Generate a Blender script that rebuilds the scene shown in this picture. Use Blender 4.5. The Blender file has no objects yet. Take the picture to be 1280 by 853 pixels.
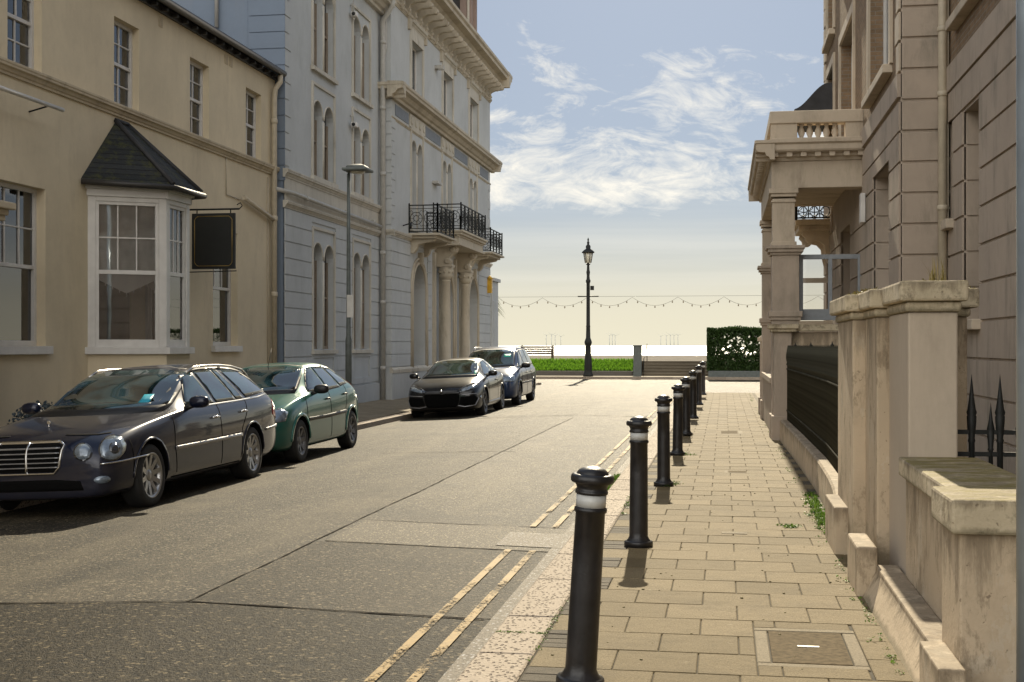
import bpy, bmesh, math, random
from mathutils import Vector, Matrix
from mathutils.geometry import tessellate_polygon
from mathutils.bvhtree import BVHTree
random.seed(7)
S = bpy.context.scene
COL = S.collection
PI = math.pi
R = math.radians

EXPO = 0.50
SKYMUL = (.24, .27, .31)
SKYF = .55
SKYBLUE = (2.5, 2.95, 3.7)
SKYHZ = (5.2, 4.85, 3.7)
CLOFF = (.3, .1, .2)
CLCOL = (6.3, 6.0, 5.3)
BACKFILL = (17.0, 16.3, 15.0)
# ------------------------------------------------------------------ materials
def newmat(name):
    m = bpy.data.materials.new(name); m.use_nodes = True
    nt = m.node_tree; nt.nodes.clear()
    out = nt.nodes.new('ShaderNodeOutputMaterial')
    return m, nt, out

def N(nt, typ, **kw):
    n = nt.nodes.new(typ)
    for k, v in kw.items():
        if k == 'op': n.operation = v
        elif k == 'bt': n.blend_type = v
        elif hasattr(n, k): setattr(n, k, v)
    return n

def coords(nt, kind='Object', scale=(1, 1, 1), rot=(0, 0, 0)):
    tc = nt.nodes.new('ShaderNodeTexCoord'); mp = nt.nodes.new('ShaderNodeMapping')
    mp.inputs['Scale'].default_value = scale; mp.inputs['Rotation'].default_value = rot
    nt.links.new(tc.outputs[kind], mp.inputs['Vector'])
    return mp.outputs['Vector']

def noise(nt, vec, scale, detail=4, rough=.55, dist=0):
    n = nt.nodes.new('ShaderNodeTexNoise'); n.inputs['Scale'].default_value = scale
    n.inputs['Detail'].default_value = detail; n.inputs['Roughness'].default_value = rough
    n.inputs['Distortion'].default_value = dist
    nt.links.new(vec, n.inputs['Vector']); return n.outputs['Fac']

def ramp(nt, fac, stops):
    n = nt.nodes.new('ShaderNodeValToRGB'); e = n.color_ramp.elements
    while len(e) < len(stops): e.new(.5)
    for i, (p, c) in enumerate(stops):
        e[i].position = p; e[i].color = (c, c, c, 1) if isinstance(c, (int, float)) else (*c, 1)
    nt.links.new(fac, n.inputs['Fac']); return n.outputs['Color']

def mixc(nt, fac, a, b, bt='MIX'):
    n = nt.nodes.new('ShaderNodeMix'); n.data_type = 'RGBA'; n.blend_type = bt
    for sock, val in ((n.inputs[0], fac), (n.inputs[6], a), (n.inputs[7], b)):
        if isinstance(val, bpy.types.NodeSocket): nt.links.new(val, sock)
        elif isinstance(val, (int, float)): sock.default_value = val if sock.type == 'VALUE' else (val, val, val, 1)
        else: sock.default_value = (*val, 1)
    return n.outputs[2]

def math_(nt, op, a, b=None, c=None):
    n = nt.nodes.new('ShaderNodeMath'); n.operation = op
    for i, v in enumerate((a, b, c)):
        if v is None: continue
        if isinstance(v, bpy.types.NodeSocket): nt.links.new(v, n.inputs[i])
        else: n.inputs[i].default_value = v
    return n.outputs[0]

def bsdf(nt, out, col=None, rough=.6, metal=0, spec=.5, bump=None, bstr=.3, bdist=.01, coat=0, alpha=None):
    p = nt.nodes.new('ShaderNodeBsdfPrincipled')
    for k, v in (('Base Color', col), ('Roughness', rough)):
        if isinstance(v, bpy.types.NodeSocket): nt.links.new(v, p.inputs[k])
        elif v is not None: p.inputs[k].default_value = (*v, 1) if k == 'Base Color' else v
    p.inputs['Metallic'].default_value = metal
    p.inputs['Specular IOR Level'].default_value = spec
    p.inputs['Coat Weight'].default_value = coat
    p.inputs['Coat Roughness'].default_value = .04
    if bump is not None:
        b = nt.nodes.new('ShaderNodeBump'); b.inputs['Strength'].default_value = bstr; b.inputs['Distance'].default_value = bdist
        nt.links.new(bump, b.inputs['Height']); nt.links.new(b.outputs[0], p.inputs['Normal'])
    if alpha is not None: nt.links.new(alpha, p.inputs['Alpha'])
    nt.links.new(p.outputs[0], out.inputs['Surface'])
    return p

def plain(name, col, rough=.5, metal=0, coat=0, var=.15, scale=8, bstr=.1, spec=.5):
    m, nt, out = newmat(name)
    v = coords(nt); f = noise(nt, v, scale, 6)
    c = mixc(nt, ramp(nt, f, [(.3, 0), (.7, 1)]), tuple(x * (1 - var) for x in col), tuple(min(1, x * (1 + var)) for x in col))
    bsdf(nt, out, c, rough, metal, spec, bump=noise(nt, v, scale * 6, 4), bstr=bstr, bdist=.004, coat=coat)
    return m

def stucco(name, col, stain=(.12, .10, .07), amount=.35, bump=.25, patch=.12, crack=False, moss=0):
    m, nt, out = newmat(name)
    v = coords(nt)
    big = ramp(nt, noise(nt, v, .55, 5, .6), [(.3, 0), (.7, 1)])
    c = mixc(nt, big, tuple(x * (1 - patch) for x in col), tuple(min(1, x * (1 + patch)) for x in col))
    fine = ramp(nt, noise(nt, v, 9, 6, .7), [(.25, 0), (.75, 1)])
    c = mixc(nt, math_(nt, 'MULTIPLY', fine, .22), c, tuple(x * .72 for x in col))
    vs = coords(nt, scale=(1.8, 1.8, .45) if not crack else (1.5, 1.5, .9))
    st = ramp(nt, noise(nt, vs, 1.5, 9, .75, .3), [(.47, 0), (.70, 1)])
    sp = ramp(nt, noise(nt, v, 1.0, 5, .6), [(.38, 0), (.60, 1)])
    c = mixc(nt, math_(nt, 'MULTIPLY', math_(nt, 'MULTIPLY', st, sp), amount), c, stain)
    if crack:
        # flaked paint, soot drips from the top edge and splashes at the foot, all with ragged outlines
        pe = ramp(nt, noise(nt, coords(nt, scale=(1, 1, .6)), 3.1, 9, .72, .1), [(.56, 0), (.58, 1)])
        c = mixc(nt, math_(nt, 'MULTIPLY', pe, .42), c, (.58, .51, .40))
        dk = ramp(nt, noise(nt, coords(nt, scale=(1.4, 1.4, .7)), 3.4, 10, .75, .1), [(.54, 0), (.60, 1)])
        c = mixc(nt, math_(nt, 'MULTIPLY', dk, .50), c, (.17, .13, .085))
        sg = nt.nodes.new('ShaderNodeSeparateXYZ'); nt.links.new(coords(nt, 'Generated'), sg.inputs[0])
        strk = noise(nt, coords(nt, scale=(4.5, 4.5, .7)), 1.7, 9, .75, .2)
        top = ramp(nt, math_(nt, 'ADD', sg.outputs['Z'], math_(nt, 'MULTIPLY', math_(nt, 'SUBTRACT', strk, .5), 1.6)), [(.72, 0), (1.02, 1)])
        c = mixc(nt, math_(nt, 'MULTIPLY', top, .6), c, (.13, .10, .065))
        foot = ramp(nt, math_(nt, 'ADD', sg.outputs['Z'], math_(nt, 'MULTIPLY', math_(nt, 'SUBTRACT', noise(nt, v, 7, 8, .7), .5), .6)), [(.08, 1), (.22, 0)])
        c = mixc(nt, math_(nt, 'MULTIPLY', foot, .55), c, (.12, .105, .06))
        n = nt.nodes.new('ShaderNodeTexVoronoi'); n.feature = 'DISTANCE_TO_EDGE'; n.inputs['Scale'].default_value = 2.4
        d = nt.nodes.new('ShaderNodeVectorMath'); d.operation = 'ADD'
        nn = nt.nodes.new('ShaderNodeTexNoise'); nn.inputs['Scale'].default_value = 3; nn.inputs['Detail'].default_value = 6; nt.links.new(v, nn.inputs['Vector'])
        nt.links.new(v, d.inputs[0]); nt.links.new(nn.outputs['Color'], d.inputs[1]); nt.links.new(d.outputs[0], n.inputs['Vector'])
        ck = ramp(nt, n.outputs['Distance'], [(.0, 1), (.007, 0)])
        msk = ramp(nt, noise(nt, v, 1.7, 4), [(.52, 0), (.62, 1)])
        c = mixc(nt, math_(nt, 'MULTIPLY', math_(nt, 'MULTIPLY', ck, msk), .55), c, (.07, .055, .04))
        dots = ramp(nt, noise(nt, v, 30, 3, .5), [(.68, 0), (.72, 1)])
        c = mixc(nt, math_(nt, 'MULTIPLY', dots, .55), c, (.10, .07, .045))
    if moss:
        geo = nt.nodes.new('ShaderNodeNewGeometry'); sx = nt.nodes.new('ShaderNodeSeparateXYZ'); nt.links.new(geo.outputs['Normal'], sx.inputs[0])
        up = ramp(nt, sx.outputs['Z'], [(.6, 0), (.9, 1)])
        mo = ramp(nt, noise(nt, coords(nt, scale=(1, 2.2, 1)), 4.5, 9, .75, .4), [(.42, 0), (.56, 1)])
        c = mixc(nt, math_(nt, 'MULTIPLY', math_(nt, 'MULTIPLY', up, mo), moss), c, (.20, .165, .045))
        ed = ramp(nt, noise(nt, v, 11, 7, .7), [(.55, 0), (.66, 1)])
        c = mixc(nt, math_(nt, 'MULTIPLY', ed, .5), c, (.085, .075, .05))
    h = noise(nt, v, 45, 6, .6)
    h2 = math_(nt, 'ADD', math_(nt, 'MULTIPLY', h, .5), noise(nt, v, 7, 4))
    bsdf(nt, out, c, .8, spec=.25, bump=h2, bstr=bump, bdist=.012)
    return m

def brickmat(name, c1, c2, mortar, bw=.225, rh=.075, axis='X'):
    m, nt, out = newmat(name)
    tc = nt.nodes.new('ShaderNodeTexCoord'); sx = nt.nodes.new('ShaderNodeSeparateXYZ'); cb = nt.nodes.new('ShaderNodeCombineXYZ')
    nt.links.new(tc.outputs['Object'], sx.inputs[0])
    nt.links.new(math_(nt, 'ADD', sx.outputs['X'], sx.outputs['Y']), cb.inputs['X']); nt.links.new(sx.outputs['Z'], cb.inputs['Y'])
    b = nt.nodes.new('ShaderNodeTexBrick'); b.inputs['Scale'].default_value = 1
    b.inputs['Brick Width'].default_value = bw; b.inputs['Row Height'].default_value = rh; b.inputs['Mortar Size'].default_value = .008
    b.inputs['Color1'].default_value = (*c1, 1); b.inputs['Color2'].default_value = (*c2, 1); b.inputs['Mortar'].default_value = (*mortar, 1)
    nt.links.new(cb.outputs[0], b.inputs['Vector'])
    v = tc.outputs['Object']
    c = mixc(nt, math_(nt, 'MULTIPLY', ramp(nt, noise(nt, v, 6, 6, .7), [(.3, 0), (.7, 1)]), .5), b.outputs['Color'], tuple(x * .5 for x in c1))
    h = math_(nt, 'ADD', math_(nt, 'MULTIPLY', b.outputs['Fac'], -1), math_(nt, 'MULTIPLY', noise(nt, v, 30, 5), .9))
    bsdf(nt, out, c, .9, spec=.2, bump=h, bstr=.8, bdist=.02)
    return m

def asphalt(name, dark, light, coarse=1.0, sheen=.66, patchy=True, spec=.22):
    m, nt, out = newmat(name)
    v = coords(nt)
    g1 = noise(nt, v, 46 * coarse, 3, .9)
    g2 = noise(nt, v, 15 * coarse, 4, .8)
    g = math_(nt, 'ADD', math_(nt, 'MULTIPLY', g1, .72), math_(nt, 'MULTIPLY', g2, .28))
    c = mixc(nt, ramp(nt, g, [(.46, 0), (.545, 1)]), dark, light)
    vo = nt.nodes.new('ShaderNodeTexVoronoi'); vo.inputs['Scale'].default_value = 40 * coarse
    nt.links.new(v, vo.inputs['Vector'])
    sepc = nt.nodes.new('ShaderNodeSeparateColor'); nt.links.new(vo.outputs['Color'], sepc.inputs[0])
    glint_chip = math_(nt, 'MULTIPLY', ramp(nt, sepc.outputs[0], [(.78, 0), (.9, 1)]), ramp(nt, vo.outputs['Distance'], [(.35, 1), (.55, 0)]))
    c = mixc(nt, math_(nt, 'MULTIPLY', glint_chip, .8), c, tuple(min(.6, x * 4.2) for x in light))  # pale stone chips, brightened in the colour to imitate sun glints
    if patchy:
        vl = coords(nt, scale=(1, .13, 1))
        wear = ramp(nt, noise(nt, vl, .8, 8, .68, .2), [(.47, 0), (.72, 1)])
        c = mixc(nt, math_(nt, 'MULTIPLY', wear, .62), c, tuple(x * 2.0 for x in light))
        blot = ramp(nt, noise(nt, v, .9, 7, .65), [(.50, 0), (.70, 1)])
        c = mixc(nt, math_(nt, 'MULTIPLY', blot, .6), c, tuple(x * .8 for x in dark))
    rg = .66
    bsdf(nt, out, c, rg, spec=spec, bump=g, bstr=1.0, bdist=.03 / coarse)
    return m

def slabmat(name, a, b):
    m, nt, out = newmat(name)
    v = coords(nt)
    geo = nt.nodes.new('ShaderNodeNewGeometry')
    c = mixc(nt, geo.outputs['Random Per Island'], a, b)
    sp = ramp(nt, noise(nt, v, 75, 4, .85), [(.44, 0), (.58, 1)])
    c = mixc(nt, math_(nt, 'MULTIPLY', sp, .55), c, tuple(x * .48 for x in a))
    st = ramp(nt, noise(nt, v, 1.9, 8, .7), [(.48, 0), (.70, 1)])
    c = mixc(nt, math_(nt, 'MULTIPLY', st, .45), c, tuple(x * .48 for x in a))
    bl = ramp(nt, noise(nt, v, 17, 3, .5), [(.69, 0), (.74, 1)])
    c = mixc(nt, math_(nt, 'MULTIPLY', bl, .5), c, (.34, .29, .20))
    h = math_(nt, 'ADD', math_(nt, 'MULTIPLY', noise(nt, v, 90, 4, .7), .6), noise(nt, v, 9, 4))
    bsdf(nt, out, c, .8, spec=.18, bump=h, bstr=.8, bdist=.012)
    return m

def granite(name):
    m, nt, out = newmat(name)
    v = coords(nt); geo = nt.nodes.new('ShaderNodeNewGeometry')
    vo = nt.nodes.new('ShaderNodeTexVoronoi'); vo.inputs['Scale'].default_value = 30; nt.links.new(coords(nt, scale=(1.5, .8, 1)), vo.inputs['Vector'])
    pit = ramp(nt, vo.outputs['Distance'], [(.26, 1), (.40, 0)])
    sel = ramp(nt, noise(nt, v, 22, 3, .6), [(.40, 0), (.48, 1)])
    c = mixc(nt, geo.outputs['Random Per Island'], (.34, .28, .22), (.43, .36, .285))
    c = mixc(nt, math_(nt, 'MULTIPLY', math_(nt, 'MULTIPLY', pit, sel), .85), c, (.10, .075, .055))
    h = math_(nt, 'SUBTRACT', noise(nt, v, 60, 4), math_(nt, 'MULTIPLY', math_(nt, 'MULTIPLY', pit, sel), 1.2))
    bsdf(nt, out, c, .75, spec=.2, bump=h, bstr=.9, bdist=.014)
    return m

def winglass(name, tint=.9, ior=2.3):
    m, nt, out = newmat(name)
    t = nt.nodes.new('ShaderNodeBsdfTransparent'); t.inputs[0].default_value = (tint, tint, tint, 1)
    g = nt.nodes.new('ShaderNodeBsdfGlossy'); g.inputs['Roughness'].default_value = .015
    b = nt.nodes.new('ShaderNodeBump'); b.inputs['Strength'].default_value = .02; b.inputs['Distance'].default_value = .02
    nt.links.new(noise(nt, coords(nt), 2.2, 2), b.inputs['Height']); nt.links.new(b.outputs[0], g.inputs['Normal'])
    f = nt.nodes.new('ShaderNodeFresnel'); f.inputs[0].default_value = ior
    mx = nt.nodes.new('ShaderNodeMixShader')
    nt.links.new(f.outputs[0], mx.inputs[0]); nt.links.new(t.outputs[0], mx.inputs[1]); nt.links.new(g.outputs[0], mx.inputs[2])
    nt.links.new(mx.outputs[0], out.inputs['Surface']); return m

def carglass(name, col=(.014, .034, .040)):  # teal in the base colour stands in for sky reflected in the panes
    m, nt, out = newmat(name)
    v = coords(nt)
    c = mixc(nt, ramp(nt, noise(nt, v, 2.4, 3, .5, .5), [(.42, 0), (.60, 1)]), tuple(x * .4 for x in col), tuple(x * 2.2 for x in col))
    p = bsdf(nt, out, c, .03, spec=.9, coat=.6)
    p.inputs['IOR'].default_value = 1.7
    return m

def leafmat(name, c1, c2, trans=.35):
    m, nt, out = newmat(name)
    geo = nt.nodes.new('ShaderNodeNewGeometry')
    c = mixc(nt, geo.outputs['Random Per Island'], c1, c2)
    p = bsdf(nt, out, c, .55, spec=.35)
    t = nt.nodes.new('ShaderNodeBsdfTranslucent'); nt.links.new(c, t.inputs[0])
    mx = nt.nodes.new('ShaderNodeMixShader'); mx.inputs[0].default_value = trans
    nt.links.new(p.outputs[0], mx.inputs[1]); nt.links.new(t.outputs[0], mx.inputs[2])
    nt.links.new(mx.outputs[0], out.inputs['Surface']); return m

M = {}
M['cream'] = stucco('cream_render', (.68, .585, .42), stain=(.34, .27, .19), amount=.3, bump=.22)
M['cream_trim'] = stucco('cream_trim', (.55, .47, .34), stain=(.15, .12, .08), amount=.6, bump=.18)
M['white'] = plain('white_paint', (.60, .58, .55), .4, var=.08, scale=5)
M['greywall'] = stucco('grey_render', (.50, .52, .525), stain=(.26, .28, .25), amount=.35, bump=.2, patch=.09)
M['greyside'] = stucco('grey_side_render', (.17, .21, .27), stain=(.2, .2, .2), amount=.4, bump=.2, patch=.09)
M['greytrim'] = stucco('grey_trim', (.56, .53, .46), stain=(.16, .13, .09), amount=.6, bump=.18)
M['stone'] = stucco('stone_ornament', (.50, .45, .36), stain=(.14, .11, .07), amount=.6, bump=.4, patch=.15)
M['slateblue'] = plain('slate_blue_panel', (.17, .19, .22), .6)
M['redtower'] = stucco('brown_render', (.30, .23, .20), bump=.3)
M['rightwall'] = stucco('beige_render', (.43, .355, .285), stain=(.14, .14, .11), amount=.75, bump=.28, patch=.10)
M['righttrim'] = stucco('beige_trim', (.53, .45, .35), stain=(.13, .10, .07), amount=.6, bump=.3)
M['weathered'] = stucco('weathered_render', (.56, .455, .325), stain=(.12, .09, .06), amount=.6, bump=.55, patch=.2, crack=True)
M['pierface'] = stucco('smooth_render', (.50, .425, .335), stain=(.2, .17, .13), amount=.35, bump=.3)
M['mossy'] = stucco('mossy_coping', (.56, .48, .34), stain=(.12, .10, .06), amount=.5, bump=.9, patch=.25, crack=True, moss=.85)
M['brownbrick'] = brickmat('brown_brick', (.23, .16, .10), (.31, .21, .13), (.28, .24, .19))
M['glass'] = winglass('window_glass')
M['clearglass'] = winglass('clear_glass', .9, 1.35)
M['curtain'] = plain('net_curtain', (.72, .73, .70), .9, var=.25, scale=3)
M['darkcurtain'] = plain('brown_blind', (.26, .21, .16), .9, var=.2, scale=3)
M['room'] = plain('dark_room', (.02, .018, .016), .9)
M['blind'] = plain('grey_blind', (.27, .24, .20), .85, var=.14, scale=2)
M['darkwood'] = plain('dark_paint', (.03, .025, .02), .6)
M['iron'] = plain('black_iron', (.012, .013, .012), .55, var=.3, scale=20, bstr=.3, spec=.3)
M['railpaint'] = plain('railing_paint', (.055, .053, .04), .95, var=.4, scale=14, bstr=.3, spec=.03)
M['bollard'] = plain('bollard_black_paint', (.016, .0155, .017), .34, var=.45, scale=10, bstr=.35)
M['band'] = plain('white_reflective_band', (.50, .51, .50), .35, var=.15, scale=14)
M['stepstone'] = slabmat('step_stone', (.14, .115, .08), (.20, .165, .12))
M['darkstone'] = stucco('dark_stone', (.12, .11, .095), bump=.5)
M['postgrey'] = plain('grey_green_post', (.10, .115, .11), .5, var=.2)
M['bluepost'] = plain('blue_grey_post', (.30, .36, .43), .25, metal=.35, var=.2, scale=3)
M['pipe'] = plain('cream_pipe', (.46, .40, .30), .5, var=.1)
M['greypipe'] = plain('grey_pipe', (.40, .39, .36), .5, var=.1)
M['gutter'] = plain('black_gutter', (.03, .027, .025), .5)
M['greyframe'] = plain('grey_blue_frame', (.22, .24, .26), .4)
M['gold'] = plain('gold_paint', (.45, .30, .08), .35, metal=.4)
M['signblack'] = plain('sign_black', (.012, .013, .012), .55)
M['yellow'] = plain('yellow_plastic', (.6, .35, .03), .4)
M['soil'] = plain('joint_soil', (.055, .045, .028), .95, var=.4, scale=14, bstr=.6)
M['asphalt'] = asphalt('road_asphalt', (.003, .003, .002), (.080, .066, .043))
M['asphalt2'] = asphalt('coarse_asphalt', (.002, .002, .0015), (.046, .037, .023), coarse=.80, patchy=False, spec=.12)
M['asphalt4'] = asphalt('worn_asphalt', (.003, .003, .002), (.062, .050, .032), coarse=.9, spec=.15)
M['asphalt3'] = asphalt('repair_asphalt', (.05, .042, .029), (.11, .092, .062), coarse=1.4, patchy=False)
M['concrete'] = asphalt('gutter_cement', (.14, .12, .095), (.24, .21, .165), coarse=1.3, patchy=False)
M['tar'] = plain('tar_seam', (.022, .019, .015), .95, spec=.05, var=.4, scale=12)
M['slab'] = slabmat('paving_slab', (.172, .131, .067), (.250, .195, .110))
M['slabl'] = slabmat('left_paving', (.26, .215, .15), (.33, .28, .20))
M['brickstrip'] = slabmat('small_setts', (.075, .062, .045), (.12, .10, .072))
M['granite'] = granite('granite_kerb')
M['cover'] = plain('rusty_cover', (.13, .10, .06), .9, var=.35, scale=25, bstr=.6, spec=.08)
M['coverframe'] = slabmat('cover_surround', (.26, .215, .145), (.28, .235, .16))
M['steel'] = plain('bright_steel', (.62, .60, .55), .25, metal=.9)
M['chrome'] = plain('chrome', (.75, .75, .75), .12, metal=1, var=.03)
M['alloy'] = plain('alloy', (.42, .42, .42), .3, metal=.8, var=.1)
M['dullalloy'] = plain('dull_alloy', (.16, .16, .165), .4, metal=.6, var=.2)
M['tyre'] = plain('tyre_rubber', (.014, .0135, .013), .75, var=.25, scale=20)
M['blackplastic'] = plain('black_plastic', (.012, .012, .013), .45)
M['archblack'] = plain('arch_liner', (.004, .004, .004), .95, spec=.1)
M['gap'] = plain('panel_gap', (.003, .003, .003), .9, spec=.1)
M['carglass'] = carglass('car_glass')
M['carglassg'] = carglass('car_glass_green', (.016, .035, .028))
M['lampglass'] = plain('lamp_glass', (.22, .27, .33), .12, metal=.3, coat=1, var=.5, scale=9)
M['lampdark'] = plain('lamp_dark', (.06, .065, .075), .08, metal=.5, coat=1, var=.5, scale=9)
M['lampred'] = plain('lamp_red', (.35, .01, .008), .15, coat=1)
M['sticker'] = plain('blue_sticker', (.02, .32, .45), .5)
M['greensticker'] = plain('green_sticker', (.03, .45, .33), .5)
def carpaint(name, col, metal=.3, rough=.28, dirt=.10):
    m, nt, out = newmat(name)
    v = coords(nt)
    sx = nt.nodes.new('ShaderNodeSeparateXYZ'); nt.links.new(v, sx.inputs[0])
    low = ramp(nt, math_(nt, 'ADD', sx.outputs['Z'], math_(nt, 'MULTIPLY', noise(nt, v, 3, 5), .35)), [(.30, 1), (.85, 0)])
    f = math_(nt, 'MULTIPLY', low, dirt * 1.6)
    c = mixc(nt, f, col, (.12, .10, .075))
    dust = ramp(nt, noise(nt, v, 5, 7, .7), [(.45, 0), (.75, 1)])
    c = mixc(nt, math_(nt, 'MULTIPLY', dust, .05), c, (.14, .125, .10))
    bsdf(nt, out, c, rough, metal, spec=.25, coat=.65, bump=noise(nt, v, 1.6, 2), bstr=.05, bdist=.02)
    return m
M['paint_black'] = carpaint('blue_black_paint', (.006, .010, .028))
M['paint_green'] = carpaint('green_paint', (.022, .14, .115))
M['paint_dark'] = carpaint('dark_grey_paint', (.014, .0145, .016))
M['paint_blue'] = carpaint('dark_blue_paint', (.010, .030, .085))
M['trim'] = plain('door_trim', (.32, .32, .33), .3, metal=.6)
M['hedge'] = leafmat('hedge_leaves', (.020, .045, .010), (.05, .095, .02), .3)
M['grass'] = leafmat('grass_blades', (.09, .22, .015), (.20, .38, .03), .6)
M['weed'] = leafmat('weed_leaves', (.05, .12, .012), (.13, .22, .03), .4)
M['dryweed'] = leafmat('dry_moss', (.12, .10, .03), (.22, .18, .06), .3)
M['shrub'] = leafmat('shrub_leaves', (.035, .05, .06), (.07, .09, .10), .2)
M['palm'] = leafmat('palm_leaves', (.03, .05, .012), (.06, .09, .02), .3)
M['wood'] = plain('bark', (.09, .065, .045), .9)
M['turf'] = plain('turf_soil', (.05, .085, .015), .95, var=.4, scale=6)
M['turbine'] = plain('hazed_turbine', (.66, .65, .60), .8)  # distance haze painted in as a pale tone
M['bulb'] = plain('bulb_glass', (.30, .24, .16), .3)
M['lampcl'] = plain('lantern_glass', (.55, .52, .42), .1, coat=1)

def shingle():
    m, nt, out = newmat('shingle')
    v = coords(nt, scale=(.5, .15, 1))
    c = ramp(nt, noise(nt, v, 2.5, 8, .75), [(.3, (.035, .027, .018)), (.5, (.075, .058, .04)), (.7, (.13, .10, .07))])
    bsdf(nt, out, c, .85, spec=.2, bump=noise(nt, coords(nt), 6, 8, .8), bstr=.8, bdist=.12)
    return m
M['shingle'] = shingle()
def seamat():
    m, nt, out = newmat('sea_water')
    v = coords(nt, scale=(1, .8, 1))
    h = math_(nt, 'ADD', noise(nt, v, .35, 6, .65), math_(nt, 'MULTIPLY', noise(nt, v, .06, 4), 2.0))
    p = bsdf(nt, out, (.05, .09, .10), .25, spec=.8, bump=h, bstr=1.0, bdist=.9)
    return m
M['sea'] = seamat()
def yellowpaint():
    m, nt, out = newmat('worn_yellow_paint')
    v = coords(nt)
    c = mixc(nt, ramp(nt, noise(nt, v, 30, 5, .7), [(.35, 0), (.7, 1)]), (.30, .18, .03), (.17, .11, .03))
    al = ramp(nt, math_(nt, 'ADD', math_(nt, 'MULTIPLY', noise(nt, v, 45, 4, .8), .55), math_(nt, 'MULTIPLY', noise(nt, v, 2.4, 6), .5)), [(.465, 0), (.53, 1)])
    bsdf(nt, out, c, .7, spec=.3, alpha=al)
    return m
M['yellowline'] = yellowpaint()
def slatemat():
    m, nt, out = newmat('roof_slates')
    v = coords(nt)
    sx = nt.nodes.new('ShaderNodeSeparateXYZ'); nt.links.new(v, sx.inputs[0]); cb = nt.nodes.new('ShaderNodeCombineXYZ')
    nt.links.new(math_(nt, 'ADD', sx.outputs['Y'], math_(nt, 'MULTIPLY', sx.outputs['X'], -.6)), cb.inputs['X']); nt.links.new(sx.outputs['Z'], cb.inputs['Y'])
    b = nt.nodes.new('ShaderNodeTexBrick'); b.inputs['Scale'].default_value = 1
    b.inputs['Brick Width'].default_value = .2; b.inputs['Row Height'].default_value = .095; b.inputs['Mortar Size'].default_value = .008
    b.inputs['Color1'].default_value = (.012, .014, .014, 1); b.inputs['Color2'].default_value = (.024, .026, .026, 1); b.inputs['Mortar'].default_value = (.006, .006, .006, 1)
    nt.links.new(cb.outputs[0], b.inputs['Vector'])
    moss = ramp(nt, noise(nt, v, 5.5, 7, .7), [(.50, 0), (.62, 1)])
    c = mixc(nt, math_(nt, 'MULTIPLY', moss, .55), b.outputs['Color'], (.06, .062, .012))
    h = math_(nt, 'ADD', math_(nt, 'MULTIPLY', b.outputs['Fac'], -1.5), noise(nt, v, 14, 5))
    bsdf(nt, out, c, .7, spec=.35, bump=h, bstr=.8, bdist=.02)
    return m
M['slate'] = slatemat()
M['slateplain'] = plain('dark_slate_roof', (.03, .03, .033), .7, var=.3, scale=4, bstr=.4)

# ------------------------------------------------------------------ mesh builder
class Frame:
    def __init__(s, o, u, n):
        s.o = Vector(o); s.u = Vector(u).normalized(); s.n = Vector(n).normalized()
    def P(s, u, v, n=0): return s.o + s.u * u + Vector((0, 0, v)) + s.n * n

def wloc(o):
    l = Vector((0, 0, 0))
    while o: l += o.location; o = o.parent
    return l

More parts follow.
